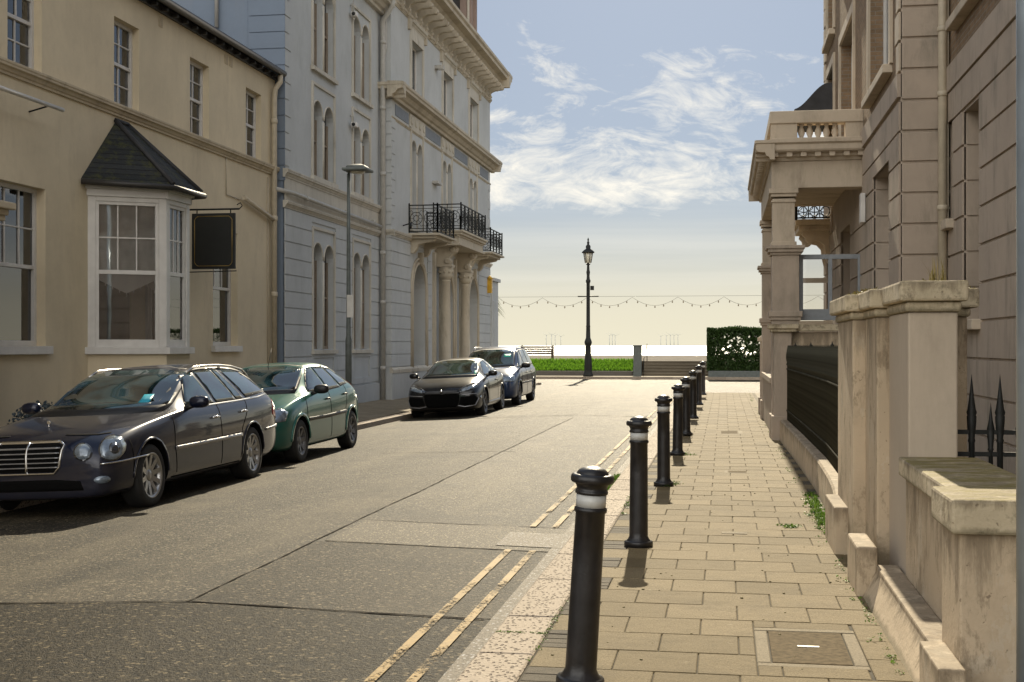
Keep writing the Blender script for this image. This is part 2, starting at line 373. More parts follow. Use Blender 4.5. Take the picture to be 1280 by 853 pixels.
class MB:
    def __init__(s): s.v = []; s.f = []; s.sm = []
    def add(s, vs, fs, smooth=False):
        b = len(s.v); s.v += [tuple(x) for x in vs]
        for f in fs: s.f.append([b + i for i in f]); s.sm.append(smooth)
        return s
    def hexa(s, p):
        return s.add(p, [(0, 3, 2, 1), (4, 5, 6, 7), (0, 1, 5, 4), (1, 2, 6, 5), (2, 3, 7, 6), (3, 0, 4, 7)])
    def box(s, a, b):
        (x0, y0, z0), (x1, y1, z1) = a, b
        return s.hexa([(x0, y0, z0), (x1, y0, z0), (x1, y1, z0), (x0, y1, z0), (x0, y0, z1), (x1, y0, z1), (x1, y1, z1), (x0, y1, z1)])
    def fbox(s, F, u0, u1, v0, v1, n0, n1):
        return s.hexa([F.P(u0, v0, n0), F.P(u1, v0, n0), F.P(u1, v0, n1), F.P(u0, v0, n1), F.P(u0, v1, n0), F.P(u1, v1, n0), F.P(u1, v1, n1), F.P(u0, v1, n1)])
    def prism(s, F, poly, n0, n1, smooth=False):
        k = len(poly); vs = [F.P(u, v, n0) for u, v in poly] + [F.P(u, v, n1) for u, v in poly]
        fs = [tuple(range(k - 1, -1, -1)), tuple(range(k, 2 * k))]
        s.add(vs, fs)
        b = len(s.v) - 2 * k
        for i in range(k):
            j = (i + 1) % k; s.f.append([b + i, b + j, b + k + j, b + k + i]); s.sm.append(smooth)
        return s
    def tube(s, p, q, r, r2=None, n=8, smooth=True):
        p = Vector(p); q = Vector(q); r2 = r if r2 is None else r2
        d = (q - p)
        if d.length < 1e-6: return s
        d.normalize(); a = d.orthogonal().normalized(); b = d.cross(a)
        vs = []
        for c, rr in ((p, r), (q, r2)):
            for i in range(n):
                t = 2 * PI * i / n; vs.append(c + (a * math.cos(t) + b * math.sin(t)) * rr)
        fs = [(i, (i + 1) % n, n + (i + 1) % n, n + i) for i in range(n)]
        s.add(vs, fs, smooth); b0 = len(s.v) - 2 * n
        s.f.append([b0 + i for i in range(n - 1, -1, -1)]); s.sm.append(False)
        s.f.append([b0 + n + i for i in range(n)]); s.sm.append(False)
        return s
    def path(s, pts, r, n=8, rs=None, caps=True):
        pts = [Vector(p) for p in pts]; k = len(pts); vs = []; a = None
        for i, p in enumerate(pts):
            d = (pts[min(i + 1, k - 1)] - pts[max(i - 1, 0)]).normalized()
            if a is None: a = d.orthogonal().normalized()
            a = (a - d * a.dot(d)).normalized(); b = d.cross(a); rr = rs[i] if rs else r
            for j in range(n):
                t = 2 * PI * j / n; vs.append(p + (a * math.cos(t) + b * math.sin(t)) * rr)
        fs = [(i * n + j, i * n + (j + 1) % n, (i + 1) * n + (j + 1) % n, (i + 1) * n + j) for i in range(k - 1) for j in range(n)]
        s.add(vs, fs, True); b0 = len(s.v) - k * n
        if caps:
            s.f.append([b0 + i for i in range(n - 1, -1, -1)]); s.sm.append(False)
            s.f.append([b0 + (k - 1) * n + i for i in range(n)]); s.sm.append(False)
        return s
    def lathe(s, o, prof, n=24, ax=(0, 0, 1), smooth=True, phase=0, caps=True):
        o = Vector(o); ax = Vector(ax).normalized()
        a = Vector((1, 0, 0)) if abs(ax.x) < .9 else Vector((0, 1, 0))
        a = (a - ax * a.dot(ax)).normalized(); b = ax.cross(a); vs = []
        for r, z in prof:
            for i in range(n):
                t = 2 * PI * i / n + phase; vs.append(o + ax * z + (a * math.cos(t) + b * math.sin(t)) * max(r, .0002))
        k = len(prof)
        fs = [(i * n + j, i * n + (j + 1) % n, (i + 1) * n + (j + 1) % n, (i + 1) * n + j) for i in range(k - 1) for j in range(n)]
        s.add(vs, fs, smooth); b0 = len(s.v) - k * n
        if not caps: return s
        s.f.append([b0 + i for i in range(n - 1, -1, -1)]); s.sm.append(False)
        s.f.append([b0 + (k - 1) * n + i for i in range(n)]); s.sm.append(False)
        return s
    def wall(s, F, u0, u1, v0, v1, holes, dep, n=0):
        loops = [[(u0, v0), (u1, v0), (u1, v1), (u0, v1)]] + holes
        flat = [F.P(u, v, n) for lp in loops for u, v in lp]
        tris = tessellate_polygon([[Vector((u, v, 0)) for u, v in lp] for lp in loops])
        s.add(flat, [tuple(t) for t in tris])
        for h in holes:
            k = len(h); vs = [F.P(u, v, n) for u, v in h] + [F.P(u, v, n - dep) for u, v in h]
            s.add(vs, [(i, (i + 1) % k, k + (i + 1) % k, k + i) for i in range(k)])
        return s
    def build(s, name, mat, parent=None, bevel=0, seg=2, weld=False):
        me = bpy.data.meshes.new(name)
        off = wloc(parent) if parent else Vector((0, 0, 0))
        me.from_pydata([(x - off.x, y - off.y, z - off.z) for x, y, z in s.v], [], s.f)
        me.polygons.foreach_set('use_smooth', s.sm)
        if isinstance(mat, str): mat = M[mat]
        me.materials.append(mat)
        me.validate(); me.update()
        bm = bmesh.new(); bm.from_mesh(me); bmesh.ops.recalc_face_normals(bm, faces=bm.faces); bm.to_mesh(me); bm.free()
        o = bpy.data.objects.new(name, me); COL.objects.link(o)
        if parent: o.parent = parent
        if bevel:
            b = o.modifiers.new('bevel', 'BEVEL'); b.width = bevel; b.segments = seg; b.limit_method = 'ANGLE'; b.angle_limit = R(40)
        return o

def tag(o, label=None, cat=None, group=None, kind=None):
    if label: o['label'] = label
    if cat: o['category'] = cat
    if group: o['group'] = group
    if kind: o['kind'] = kind
    return o
def empty(name, loc, label=None, cat=None, group=None, rz=0):
    o = bpy.data.objects.new(name, None); COL.objects.link(o); o.location = loc; o.rotation_euler = (0, 0, rz)
    o.empty_display_size = .2
    return tag(o, label, cat, group)
def copy_tree(o, parent=None):
    c = o.copy(); COL.objects.link(c); c.parent = parent
    for ch in list(o.children): copy_tree(ch, c)
    return c
def arch(u0, u1, v0, v1, k=12):
    r = (u1 - u0) / 2; c = (u0 + u1) / 2; vs = v1 - r
    return [(u0, v0), (u1, v0)] + [(c + r * math.cos(PI * i / k), vs + r * math.sin(PI * i / k)) for i in range(k + 1)]
def rect(u0, u1, v0, v1): return [(u0, v0), (u1, v0), (u1, v1), (u0, v1)]
def rdiff(rects, h):
    out = []
    for (a, b, c, d) in rects:
        u0, u1, v0, v1 = h
        if u1 <= a or u0 >= b or v1 <= c or v0 >= d: out.append((a, b, c, d)); continue
        if u0 > a: out.append((a, u0, c, d))
        if u1 < b: out.append((u1, b, c, d))
        x0, x1 = max(a, u0), min(b, u1)
        if v0 > c: out.append((x0, x1, c, v0))
        if v1 < d: out.append((x0, x1, v1, d))
    return out
def rustic(mb, F, u0, u1, z0, z1, step, base, excl, proud=.03, gap=.03, jit=0):
    z = base - math.ceil((base - z0) / step) * step
    while z < z1:
        a, b = max(z + gap / 2, z0), min(z + step - gap / 2, z1)
        if b - a > .04:
            rs = [(u0, u1, a, b)]
            for h in excl: rs = rdiff(rs, h)
            for r in rs:
                if r[1] - r[0] > .03 and r[3] - r[2] > .02: mb.fbox(F, r[0], r[1], r[2], r[3], -.02, proud)
        z += step

# ------------------------------------------------------------------ camera, light, sky
TH = math.atan(265 / 1600)
cam = bpy.data.cameras.new('camera'); cam.lens = 45.0; cam.sensor_width = 36; cam.shift_y = 5.5 / 1280
cam.clip_start = .05; cam.clip_end = 60000
co = bpy.data.objects.new('camera', cam); COL.objects.link(co)
co.location = (0, 0, 1.65); co.rotation_euler = (R(90), 0, TH); S.camera = co
SUN_EL, SUN_AZ = R(31), R(-2.3)
sv = Vector((math.sin(SUN_AZ) * math.cos(SUN_EL), math.cos(SUN_AZ) * math.cos(SUN_EL), math.sin(SUN_EL)))
sl = bpy.data.lights.new('sun', 'SUN'); sl.energy = 5.0; sl.angle = R(.55); sl.color = (1, .87, .64)
so = bpy.data.objects.new('sun', sl); COL.objects.link(so); so.rotation_euler = sv.to_track_quat('Z', 'Y').to_euler()

w = bpy.data.worlds.new('World'); S.world = w; w.use_nodes = True
nt = w.node_tree; nt.nodes.clear()
wo = nt.nodes.new('ShaderNodeOutputWorld'); bg = nt.nodes.new('ShaderNodeBackground'); bg.inputs['Strength'].default_value = .12
sky = nt.nodes.new('ShaderNodeTexSky'); sky.sky_type = 'NISHITA'; sky.sun_disc = False
sky.sun_elevation = SUN_EL; sky.sun_rotation = SUN_AZ; sky.air_density = 1.0; sky.dust_density = .8; sky.ozone_density = 1.6
tc = nt.nodes.new('ShaderNodeTexCoord'); sep = nt.nodes.new('ShaderNodeSeparateXYZ'); nt.links.new(tc.outputs['Generated'], sep.inputs[0])
Z = sep.outputs['Z']
base = sky.outputs['Color']
base = mixc(nt, 1.0, base, SKYMUL, 'MULTIPLY')
base = mixc(nt, SKYF, base, SKYBLUE)
hz = ramp(nt, Z, [(0.0, 1), (.03, .84), (.06, .45), (.10, .10), (.14, 0)])
base = mixc(nt, hz, base, SKYHZ)
# wispy clouds, laid out on the sky's own directions
cmb = nt.nodes.new('ShaderNodeCombineXYZ')
nt.links.new(sep.outputs['X'], cmb.inputs['X']); nt.links.new(sep.outputs['Y'], cmb.inputs['Y'])
nt.links.new(math_(nt, 'MULTIPLY', Z, 2.3), cmb.inputs['Z'])
off = nt.nodes.new('ShaderNodeMapping'); off.inputs['Location'].default_value = CLOFF; off.inputs['Rotation'].default_value = (0, R(14), 0)
nt.links.new(cmb.outputs[0], off.inputs['Vector'])
cl1 = noise(nt, off.outputs[0], 6.0, 12, .60, .9)
cl2 = noise(nt, off.outputs[0], 19, 10, .68, 1.6)
cl = math_(nt, 'ADD', math_(nt, 'MULTIPLY', cl1, .64), math_(nt, 'MULTIPLY', cl2, .36))
el = ramp(nt, Z, [(.085, 0), (.115, .85), (.175, .60), (.225, .35), (.28, .0)])
el2 = math_(nt, 'MULTIPLY', math_(nt, 'SUBTRACT', el, .5), .30)
dens = ramp(nt, math_(nt, 'ADD', cl, el2), [(.525, 0), (.575, .38), (.66, 1)])
dens = math_(nt, 'MULTIPLY', dens, ramp(nt, Z, [(.08, 0), (.11, 1)]))
base = mixc(nt, math_(nt, 'MULTIPLY', dens, .9), base, CLCOL)
# thin level streaks low over the sea
cm2 = nt.nodes.new('ShaderNodeCombineXYZ'); nt.links.new(sep.outputs['X'], cm2.inputs['X']); nt.links.new(math_(nt, 'MULTIPLY', Z, 26), cm2.inputs['Z'])
stz = ramp(nt, noise(nt, cm2.outputs[0], 1.7, 5, .55), [(.45, 0), (.7, 1)])
stm = math_(nt, 'MULTIPLY', stz, ramp(nt, Z, [(.02, 0), (.05, .30), (.09, .25), (.12, 0)]))
base = mixc(nt, stm, base, CLCOL)
bk = math_(nt, 'MULTIPLY', ramp(nt, math_(nt, 'MULTIPLY', sep.outputs['Y'], -1), [(.0, 0), (.55, 1)]), ramp(nt, Z, [(.0, .6), (.25, 1), (.8, .5), (1, .2)]))  # unseen bright cloud bank behind the camera, added to fill the shaded facades
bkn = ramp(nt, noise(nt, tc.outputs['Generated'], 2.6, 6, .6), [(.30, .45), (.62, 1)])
base = mixc(nt, math_(nt, 'MULTIPLY', bk, bkn), base, BACKFILL)
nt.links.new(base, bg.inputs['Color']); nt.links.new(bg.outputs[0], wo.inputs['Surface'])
S.view_settings.view_transform = 'Standard'; S.view_settings.look = 'None'; S.view_settings.exposure = EXPO; S.view_settings.gamma = 1
S.view_settings.use_curve_mapping = False

# ------------------------------------------------------------------ ground and road
def lerp(a, b, t): return a + (b - a) * max(0, min(1, t))
PROF = [(-8.1, -.25), (-6.2, -.16), (-3.5, -.05), (-1.31, -.10)]
def rz(x, y):
    z = PROF[0][1]
    for (a, za), (b, zb) in zip(PROF, PROF[1:]):
        if a <= x <= b: z = lerp(za, zb, (x - a) / (b - a))
    if x > -1.31: z = -.10
    return lerp(z, -.10, (y - 40) / 6.5)
def kz(y): return lerp(-.135, 0, (y - 40) / 6.5)
def sheet(name, mat, x0, x1, y0, y1, lift, nx=None, ny=None):
    xs = sorted({x0, x1} | {p[0] for p in PROF if x0 < p[0] < x1}); nxs = []
    for a, b in zip(xs, xs[1:]):
        k = max(1, int((b - a) / .5)); nxs += [a + (b - a) * i / k for i in range(k)]
    nxs.append(x1)
    ys = [y0]
    while ys[-1] < y1 - 1: ys.append(ys[-1] + 1)
    ys = sorted(set(ys + [y1] + [v for v in (40, 46.5) if y0 < v < y1]))
    m = MB(); W = len(nxs)
    m.add([(x, y, rz(x, y) + lift) for y in ys for x in nxs], [(j * W + i, j * W + i + 1, (j + 1) * W + i + 1, (j + 1) * W + i) for j in range(len(ys) - 1) for i in range(W - 1)])
    o = m.build(name, mat)
    for p in o.data.polygons: p.use_smooth = True
    return o
tag(sheet('road', 'asphalt', -8.1, -1.31, -12, 46.5, 0), kind='structure')
m = MB(); m.box((-90, 46.5, -.5), (90, 66.2, -.10)); tag(m.build('seafront_road', 'asphalt'), kind='structure')
m = MB(); m.box((-400, -300, -1.2), (400, 104, -.42)); tag(m.build('ground', 'soil'), kind='structure')
tag(sheet('road_near_patch', 'asphalt2', -8.05, -1.34, -11, 8.0, .004), kind='structure')
tag(sheet('road_repair_patch', 'asphalt3', -3.42, -1.33, 10.7, 12.05, .004), kind='structure')
tag(sheet('road_side_strip', 'asphalt4', -3.48, -1.34, 8.02, 10.68, .004), kind='structure')
tag(sheet('road_gutter', 'concrete', -1.46, -1.315, -11, 44, .008), kind='structure')
tag(sheet('road_cement_patch', 'concrete', -1.95, -1.32, 10.9, 11.7, .0095), kind='structure')
def seam(name, pts, w, lift=.0115, seed=1):
    r_ = random.Random(seed); P = []
    for (x0, y0), (x1, y1) in zip(pts, pts[1:]):
        k = max(2, int(math.hypot(x1 - x0, y1 - y0) / .12))
        P += [(lerp(x0, x1, i / k), lerp(y0, y1, i / k)) for i in range(k)]
    P.append(pts[-1]); m = MB(); vs = []; off_ = 0
    for i, (x, y) in enumerate(P):
        off_ = off_ * .85 + r_.uniform(-.005, .005); ww = w * r_.uniform(.25, 1.0)
        dx, dy = (pts[-1][0] - pts[0][0], pts[-1][1] - pts[0][1]); l = math.hypot(dx, dy); nx, ny = -dy / l, dx / l
        for sg in (-1, 1): X_, Y_ = x + nx * (off_ + sg * ww / 2), y + ny * (off_ + sg * ww / 2); vs.append((X_, Y_, rz(X_, Y_) + lift))
    m.add(vs, [(2 * i, 2 * i + 1, 2 * i + 3, 2 * i + 2) for i in range(len(P) - 1)]); return tag(m.build(name, 'tar'), kind='structure')
seam('road_seam', [(-3.5, 8.0), (-3.5, 30)], .022, .0055, 2)
seam('road_cross_seam', [(-8.0, 8.06), (-4.9, 7.98), (-3.5, 8.0), (-1.5, 7.97)], .035, .0095, 3)
seam('road_crack', [(-6.6, 8.0), (-6.1, 6.9), (-6.3, 5.8)], .03, .0095, 4)
seam('road_far_seam', [(-6.0, 31.0), (-1.5, 31.2)], .09, .0055, 5)
seam('road_patch_seam', [(-3.42, 10.7), (-1.46, 10.68)], .03, .0085, 6); seam('road_patch_edge', [(-3.42, 12.05), (-1.46, 12.07)], .03, .0085, 7)
seam('road_mid_seam', [(-5.6, 20.5), (-3.3, 20.2)], .04, .0055, 8)
for x in (-1.80, -1.59):
    for a, b in ((-11, 10.68), (12.07, 43.5)):
        tag(sheet('yellow_line', 'yellowline', x - .027, x + .03, a, b, .014), kind='structure')
# left pavement with kerb
m = MB(); ys = [-12 + i * .62 for i in range(112)]; ys = [y for y in ys if y < 56]
rnd = random.Random(3)
def slab(m, x0, x1, y0, y1, zf, g=.003, c=.005, h=.05):
    x0 += g; x1 -= g; y0 += g; y1 -= g
    if x1 - x0 < .03: return
    j = rnd.uniform(-.002, .002); t = rnd.uniform(-.0015, .0015)
    z = lambda x, y: zf(x, y) + j + t * (x - x0) / .4
    o = [(x0, y0), (x1, y0), (x1, y1), (x0, y1)]; q = [(x0 + c, y0 + c), (x1 - c, y0 + c), (x1 - c, y1 - c), (x0 + c, y1 - c)]
    m.add([(x, y, z(x, y) - h) for x, y in o] + [(x, y, z(x, y) - c * .7) for x, y in o] + [(x, y, z(x, y)) for x, y in q],
          [(8, 9, 10, 11)] + [(i, (i + 1) % 4, 4 + (i + 1) % 4, 4 + i) for i in range(4)] + [(4 + i, 4 + (i + 1) % 4, 8 + (i + 1) % 4, 8 + i) for i in range(4)])
lz = lambda x, y: lerp(kz(y), 0.0, (-8.1 - x) / 2.0)
for k, y in enumerate(ys):
    x = -8.4 - (.3 if k % 2 else 0); slab(m, x, -8.4, y, y + .62, lz)
    while x > -14: slab(m, x - .6, x, y, y + .62, lz); x -= .6
tag(m.build('left_pavement', 'slabl'), kind='structure')
m = MB()
y = -12
while y < 56: slab(m, -8.4, -8.1, y, y + .9, lambda x, yy: kz(yy), h=.2); y += .9
tag(m.build('left_kerb', 'granite'), kind='structure')
m = MB()
m.box((-14, -12, -.4), (-8.12, 56, -.30)); 
tag(m.build('left_pavement_bed', 'soil'), kind='structure')
m = MB(); x = -80
while x < -8.2: slab(m, x, x + .9, 56, 56.3, lambda x, yy: 0, h=.2); x += .9
for i in range(6): pass
tag(m.build('corner_kerb', 'granite'), kind='structure')
m = MB(); m.box((-80, 56.0 - 2.0, -.4), (-14.1, 55.99, -.01)); tag(m.build('seafront_pavement', 'slabl'), kind='structure')
# right pavement
m = MB(); ms = MB(); P = .43
zr_ = lambda x, y: 0.0
MH = (.17, .74, 6.72, 7.62)
rows = [(-3 + .05 + i * P) for i in range(113)]
for k, y in enumerate(rows):
    if y + P > 45.3: break
    xs = [-.995]
    edge = 1.06
    st = -.995 + (P * .5 if k % 2 else 0)
    cells = []
    if k % 2: cells.append((-.995, st, 's'))
    x = st
    while x + P <= edge - .08: cells.append((x, x + P, 'b')); x += P
    if edge - x > .03: cells.append((x, edge, 's' if edge - x < .27 else 'b'))
    for a, b, t in cells:
        if a < MH[1] and b > MH[0] and y < MH[3] and y + P > MH[2]:
            for (p, q, r_, s_) in rdiff([(a, b, y, y + P)], MH): slab(m, p, q, r_, s_, zr_)
            continue
        if t == 'b': slab(m, a, b, y, y + P, zr_)
        else:
            n_ = 4 if (k // 2) % 2 else 3
            for i in range(n_): slab(ms, a, b, y + P * i / n_, y + P * (i + 1) / n_, zr_, g=.003, c=.005)
tag(m.build('pavement', 'slab'), kind='structure'); tag(ms.build('pavement_setts', 'brickstrip'), kind='structure')
m = MB(); m.box((-1.3, -4, -.4), (4, 45.3, -.010)); tag(m.build('pavement_bed', 'soil'), kind='structure')
m = MB(); y = -3.3; 
while y < 45:
    L = rnd.choice((.95, 1.1, 1.25)); slab(m, -1.31, -1.0, y, y + L, lambda x, yy: .003, h=.25, g=.005, c=.012); y += L
tag(m.build('kerb', 'granite'), kind='structure')
m = MB(); x = -1.0
while x < 60: slab(m, x, x + .9, 45.3, 45.6, zr_, h=.25); x += .9
tag(m.build('far_kerb', 'granite'), kind='structure')
# inspection covers
def cover(name, x0, x1, y0, y1, lab, fr=.06, bar=True):
    e = empty(name, ((x0 + x1) / 2, (y0 + y1) / 2, 0), lab, 'manhole cover')
    f = MB(); slab(f, x0, x1, y0, y0 + fr, zr_, g=.002); slab(f, x0, x1, y1 - fr, y1, zr_, g=.002)
    slab(f, x0, x0 + fr, y0 + fr, y1 - fr, zr_, g=.002); slab(f, x1 - fr, x1, y0 + fr, y1 - fr, zr_, g=.002)
    f.build('surround', 'coverframe', e)
    c = MB(); c.box((x0 + fr + .006, y0 + fr + .006, -.03), (x1 - fr - .006, y1 - fr - .006, .001)); c.build('lid', 'cover', e, bevel=.003)
    if bar:
        h = MB(); cx, cy = (x0 + x1) / 2, (y0 + y1) / 2; h.box((cx - .06, cy - .012, .0), (cx + .06, cy + .012, .006)); h.build('handle', 'steel', e, bevel=.002)
cover('manhole_cover', *MH, 'brown square manhole cover in a pale concrete surround, nearest in the paving', .075)
m = MB(); m.box((-.02, 11.35, -.01), (.20, 11.47, .006)); tag(m.build('metal_plate', 'coverframe', bevel=.002), 'small pale plate shining in the paving beside the second bollard', 'cover plate')
cover('cover_plate', -.15, .35, 24.2, 25.2, 'far inspection cover with light edge in the pavement by the portico pier', .09, False)
cover('stopcock_cover', .0, .34, 16.8, 17.15, 'small square stopcock cover set in the paving alongside the railings', .05, False)

# ------------------------------------------------------------------ bollards
def bollard():
    e = empty('bollard', (0, 0, 0))
    m = MB()
    m.lathe((0, 0, 0), [(.118, 0), (.118, .034), (.1165, .040), (.111, .046), (.100, .048), (.0995, .049), (.088, .060), (.0765, .085), (.0765, .12), (.0735, .60), (.0715, .845), (.079, .850), (.080, .860), (.079, .868), (.0712, .872), (.0712, .936), (.079, .938), (.080, .946), (.078, .952), (.0735, .956), (.0735, .966), (.079, .980), (.088, .989), (.0885, .9895), (.099, .991), (.104, .998), (.1055, 1.008), (.104, 1.020), (.098, 1.029), (.086, 1.032), (.078, 1.0325), (.0775, 1.033), (.075, 1.040), (.066, 1.051), (.048, 1.061), (.024, 1.067), (.0, 1.069)], 40)
    m.build('post', 'bollard', e)
    b = MB(); b.lathe((0, 0, 0), [(.0728, .874), (.0728, .934)], 40); b.build('reflective_band', 'band', e)
    return e
B0 = bollard()
bl = ['nearest bollard, leaning slightly, its base cut by the bottom edge', 'second nearest black bollard, throwing a broad shadow on the paving',
      'third black bollard from the camera, weeds at its foot on the kerb side', 'fourth nearest black bollard, between the weeds and the small group beyond',
      'fifth black bollard, in the middle of the row', 'sixth bollard from the camera, third from the far end', 'seventh bollard, last but one towards the sea', 'farthest black bollard, at the junction with the seafront road']
for i, (x, y, l) in enumerate([(-.69, 6.18, (1.5, 3.3)), (-.693, 10.55, (0, .3)), (-.70, 15.15, (0, -.4)), (-.69, 19.4, (.5, -.5)), (-.68, 23.6, (0, .4)), (-.67, 28.6, (0, .3)), (-.66, 34.5, (0, 0)), (-.66, 41, (0, 0))]):
    b = B0 if i == 0 else copy_tree(B0)
    b.location = (x, y, [0, 0, 0, 0, .01, .03, .06, .08][i]); b.rotation_euler = (R(l[0]), R(l[1]), i * .7)
    if i == 0: b.rotation_euler = (R(1.0), R(3.6), 0)
    tag(b, bl[i], 'bollard', 'black bollards along the kerb')

# ------------------------------------------------------------------ weeds and grass
def blades(m, x, y, z, n, h, spread, w=.008, lean=.5):
    for _ in range(n):
        a = random.uniform(0, 2 * PI); r = spread * random.random() ** .7
        px, py = x + r * math.cos(a), y + r * math.sin(a); hh = h * random.uniform(.5, 1.1); b = random.uniform(0, 2 * PI); l = lean * hh * random.random()
        d = Vector((math.cos(b), math.sin(b), 0)); s = Vector((-d.y, d.x, 0)) * w * random.uniform(.6, 1.3)
        p = Vector((px, py, z)); q = p + d * l * .4 + Vector((0, 0, hh * .6)); t = p + d * l + Vector((0, 0, hh))
        m.add([p - s, p + s, q + s * .8, q - s * .8, t], [(0, 1, 2, 3), (3, 2, 4)])
def leafy(m, x, y, z, n, r, s):
    for _ in range(n):
        v = Vector((random.gauss(0, r), random.gauss(0, r), abs(random.gauss(0, r * .35)))) + Vector((x, y, z + .004))
        a = Vector((random.uniform(-1, 1), random.uniform(-1, 1), random.uniform(-.3, .6))).normalized(); b = a.cross(Vector((random.uniform(-1, 1), random.uniform(-1, 1), 1)).normalized()).normalized()
        ss = s * random.uniform(.5, 1.3)
        m.add([v - a * ss, v + b * ss * .55, v + a * ss, v - b * ss * .55], [(0, 1, 2, 3)])
m = MB()
for i in range(60):
    t = random.random(); y = lerp(10.9, 14.5, t ** .8); x = .93 - abs(random.gauss(0, .04)) + .01*(y-11)
    leafy(m, x, y, 0, 14, .03, .017); blades(m, x, y, 0, 5, .07, .03, .004)
for i in range(22): leafy(m, .60 + random.gauss(0, .04), 11.9 + random.gauss(0, .05), 0, 8, .02, .014)
for i in range(70): leafy(m, .86 - abs(random.gauss(0, .02)), random.uniform(3, 44), 0, 8, .03, .012)
for i in range(45): leafy(m, -1.40 + random.gauss(0, .025), random.uniform(14.6, 17.2), -.09, 10, .03, .016); blades(m, -1.38, random.uniform(14.8, 17), -.09, 4, .07, .05, .004)
for i in range(26): leafy(m, -.98 + random.gauss(0, .02), random.uniform(12.5, 16), 0, 8, .02, .014)
for i in range(24): leafy(m, -.62 + random.gauss(0, .06), 15.3 + random.gauss(0, .12), 0, 6, .03, .013)
for i in range(20): leafy(m, -.58 + random.gauss(0, .07), 19.5 + random.gauss(0, .15), 0, 6, .03, .014)
for i in range(30): leafy(m, -1.0 + random.gauss(0, .006), random.uniform(6.6, 8.2), 0, 6, .01, .007)
for i in range(26): leafy(m, random.uniform(-1.3, -1.0), 7.25 + random.gauss(0, .006), 0, 5, .008, .007)
for i in range(30): leafy(m, .87, random.uniform(5.6, 8.6), 0, 7, .015, .009)
tag(m.build('weeds', 'weed'), 'green weeds in the pavement joints and along the wall foot', 'weeds', kind='stuff')
# dry leaves / litter crumbs
m = MB()
for i in range(90):
    x, y = random.uniform(-.95, .85), random.uniform(5, 16); s = random.uniform(.004, .012)
    m.lathe((x, y, 0), [(s, 0), (s * .6, s * .5), (0, s * .6)], 5, phase=random.random())
tag(m.build('grit', 'dryweed'), 'scattered pale grit and crumbs on the paving', 'grit', kind='stuff')

# ------------------------------------------------------------------ seaside
m = MB(); m.box((-90, 66.2, -.4), (90, 68.2, .03)); tag(m.build('promenade_footway', 'slabl'), kind='structure')
m = MB(); x = -80
while x < 40: slab(m, x, x + .9, 66.0, 66.2, lambda x, y: .035, h=.2); x += .9
tag(m.build('promenade_kerb', 'granite'), kind='structure')
m = MB()
m.add([(-90, 68.3, -.3), (90, 68.3, -.3), (90, 105, -.3), (-90, 105, -.3), (-90, 70.2, .80), (90, 70.2, .80), (90, 101, .86), (-90, 101, .86)], [])
m.add([(x, y, z) for y, z in ((70.25, -.3), (70.25, .80), (80, .82), (95, .88), (102, .85), (125, -2.6), (150, -4.5)) for x in (-300, 300)], [(2 * i, 2 * i + 1, 2 * i + 3, 2 * i + 2) for i in range(6)])
tag(m.build('shingle_beach', 'shingle'), kind='structure')
m = MB(); m.add([(-40000, 110, -3.0), (40000, 110, -3.0), (40000, 50000, -3.0), (-40000, 50000, -3.0)], [(0, 1, 2, 3)]); tag(m.build('sea', 'sea'), kind='structure')
# verge
m = MB(); m.box((-60, 68.2, -.2), (-4.78, 68.45, .28)); tag(m.build('verge_wall', 'darkstone' if 'darkstone' in M else 'rightwall', bevel=.02), 'low dark retaining wall in front of the bright green verge', 'wall')
m = MB(); m.add([(-60, 68.45, .22), (-4.8, 68.45, .22), (-4.8, 70.25, .80), (-60, 70.25, .80), (-60, 68.45, -.2), (-4.8, 68.45, -.2), (-4.8, 70.25, -.2), (-60, 70.25, -.2)], [(0, 1, 2, 3), (0, 4, 5, 1), (1, 5, 6, 2), (4, 7, 6, 5)])
tag(m.build('verge_bank', 'turf'), kind='structure')
m = MB()
for i in range(15000):
    x = random.uniform(-13.5, -4.85); t = random.random(); blades(m, x, 68.45 + 1.8 * t, .22 + .58 * t, 1, .20, .02, .016, .6)
tag(m.build('grass', 'grass'), 'sunlit bright green grass on the bank below the beach', 'grass', kind='stuff')
# steps
e = empty('stone_steps', (-2, 69, 0), 'wide flight of stone steps rising to the shingle beside the hedge', 'steps')
for i in range(5):
    m = MB(); m.box((-4.28, 68.2 + i * .4, -.2), (6, 70.24, .03 + (i + 1) * .155)); m.build('step', 'stepstone', e, bevel=.015)
e = empty('sea_wall_pier', (-4.53, 68.2, 0), 'square grey stone pier between the grass bank and the steps', 'pillar')
m = MB(); m.box((-4.74, 67.95, -.1), (-4.32, 68.4, 1.60)); m.build('shaft', 'postgrey', e, bevel=.02)
m = MB(); m.box((-4.76, 67.93, 1.60), (-4.30, 68.42, 1.68)); m.build('cap', 'postgrey', e, bevel=.02)
m = MB(); m.path([(-4.2, 68.1, .05), (-4.2, 68.1, .95), (-4.15, 68.3, 1.02), (-4.15, 70.1, 1.75), (-4.15, 70.2, 1.7), (-4.15, 70.2, .8)], .022, 6); tag(m.build('handrail', 'iron'), 'thin dark handrail climbing the steps beside the grey pier', 'handrail')
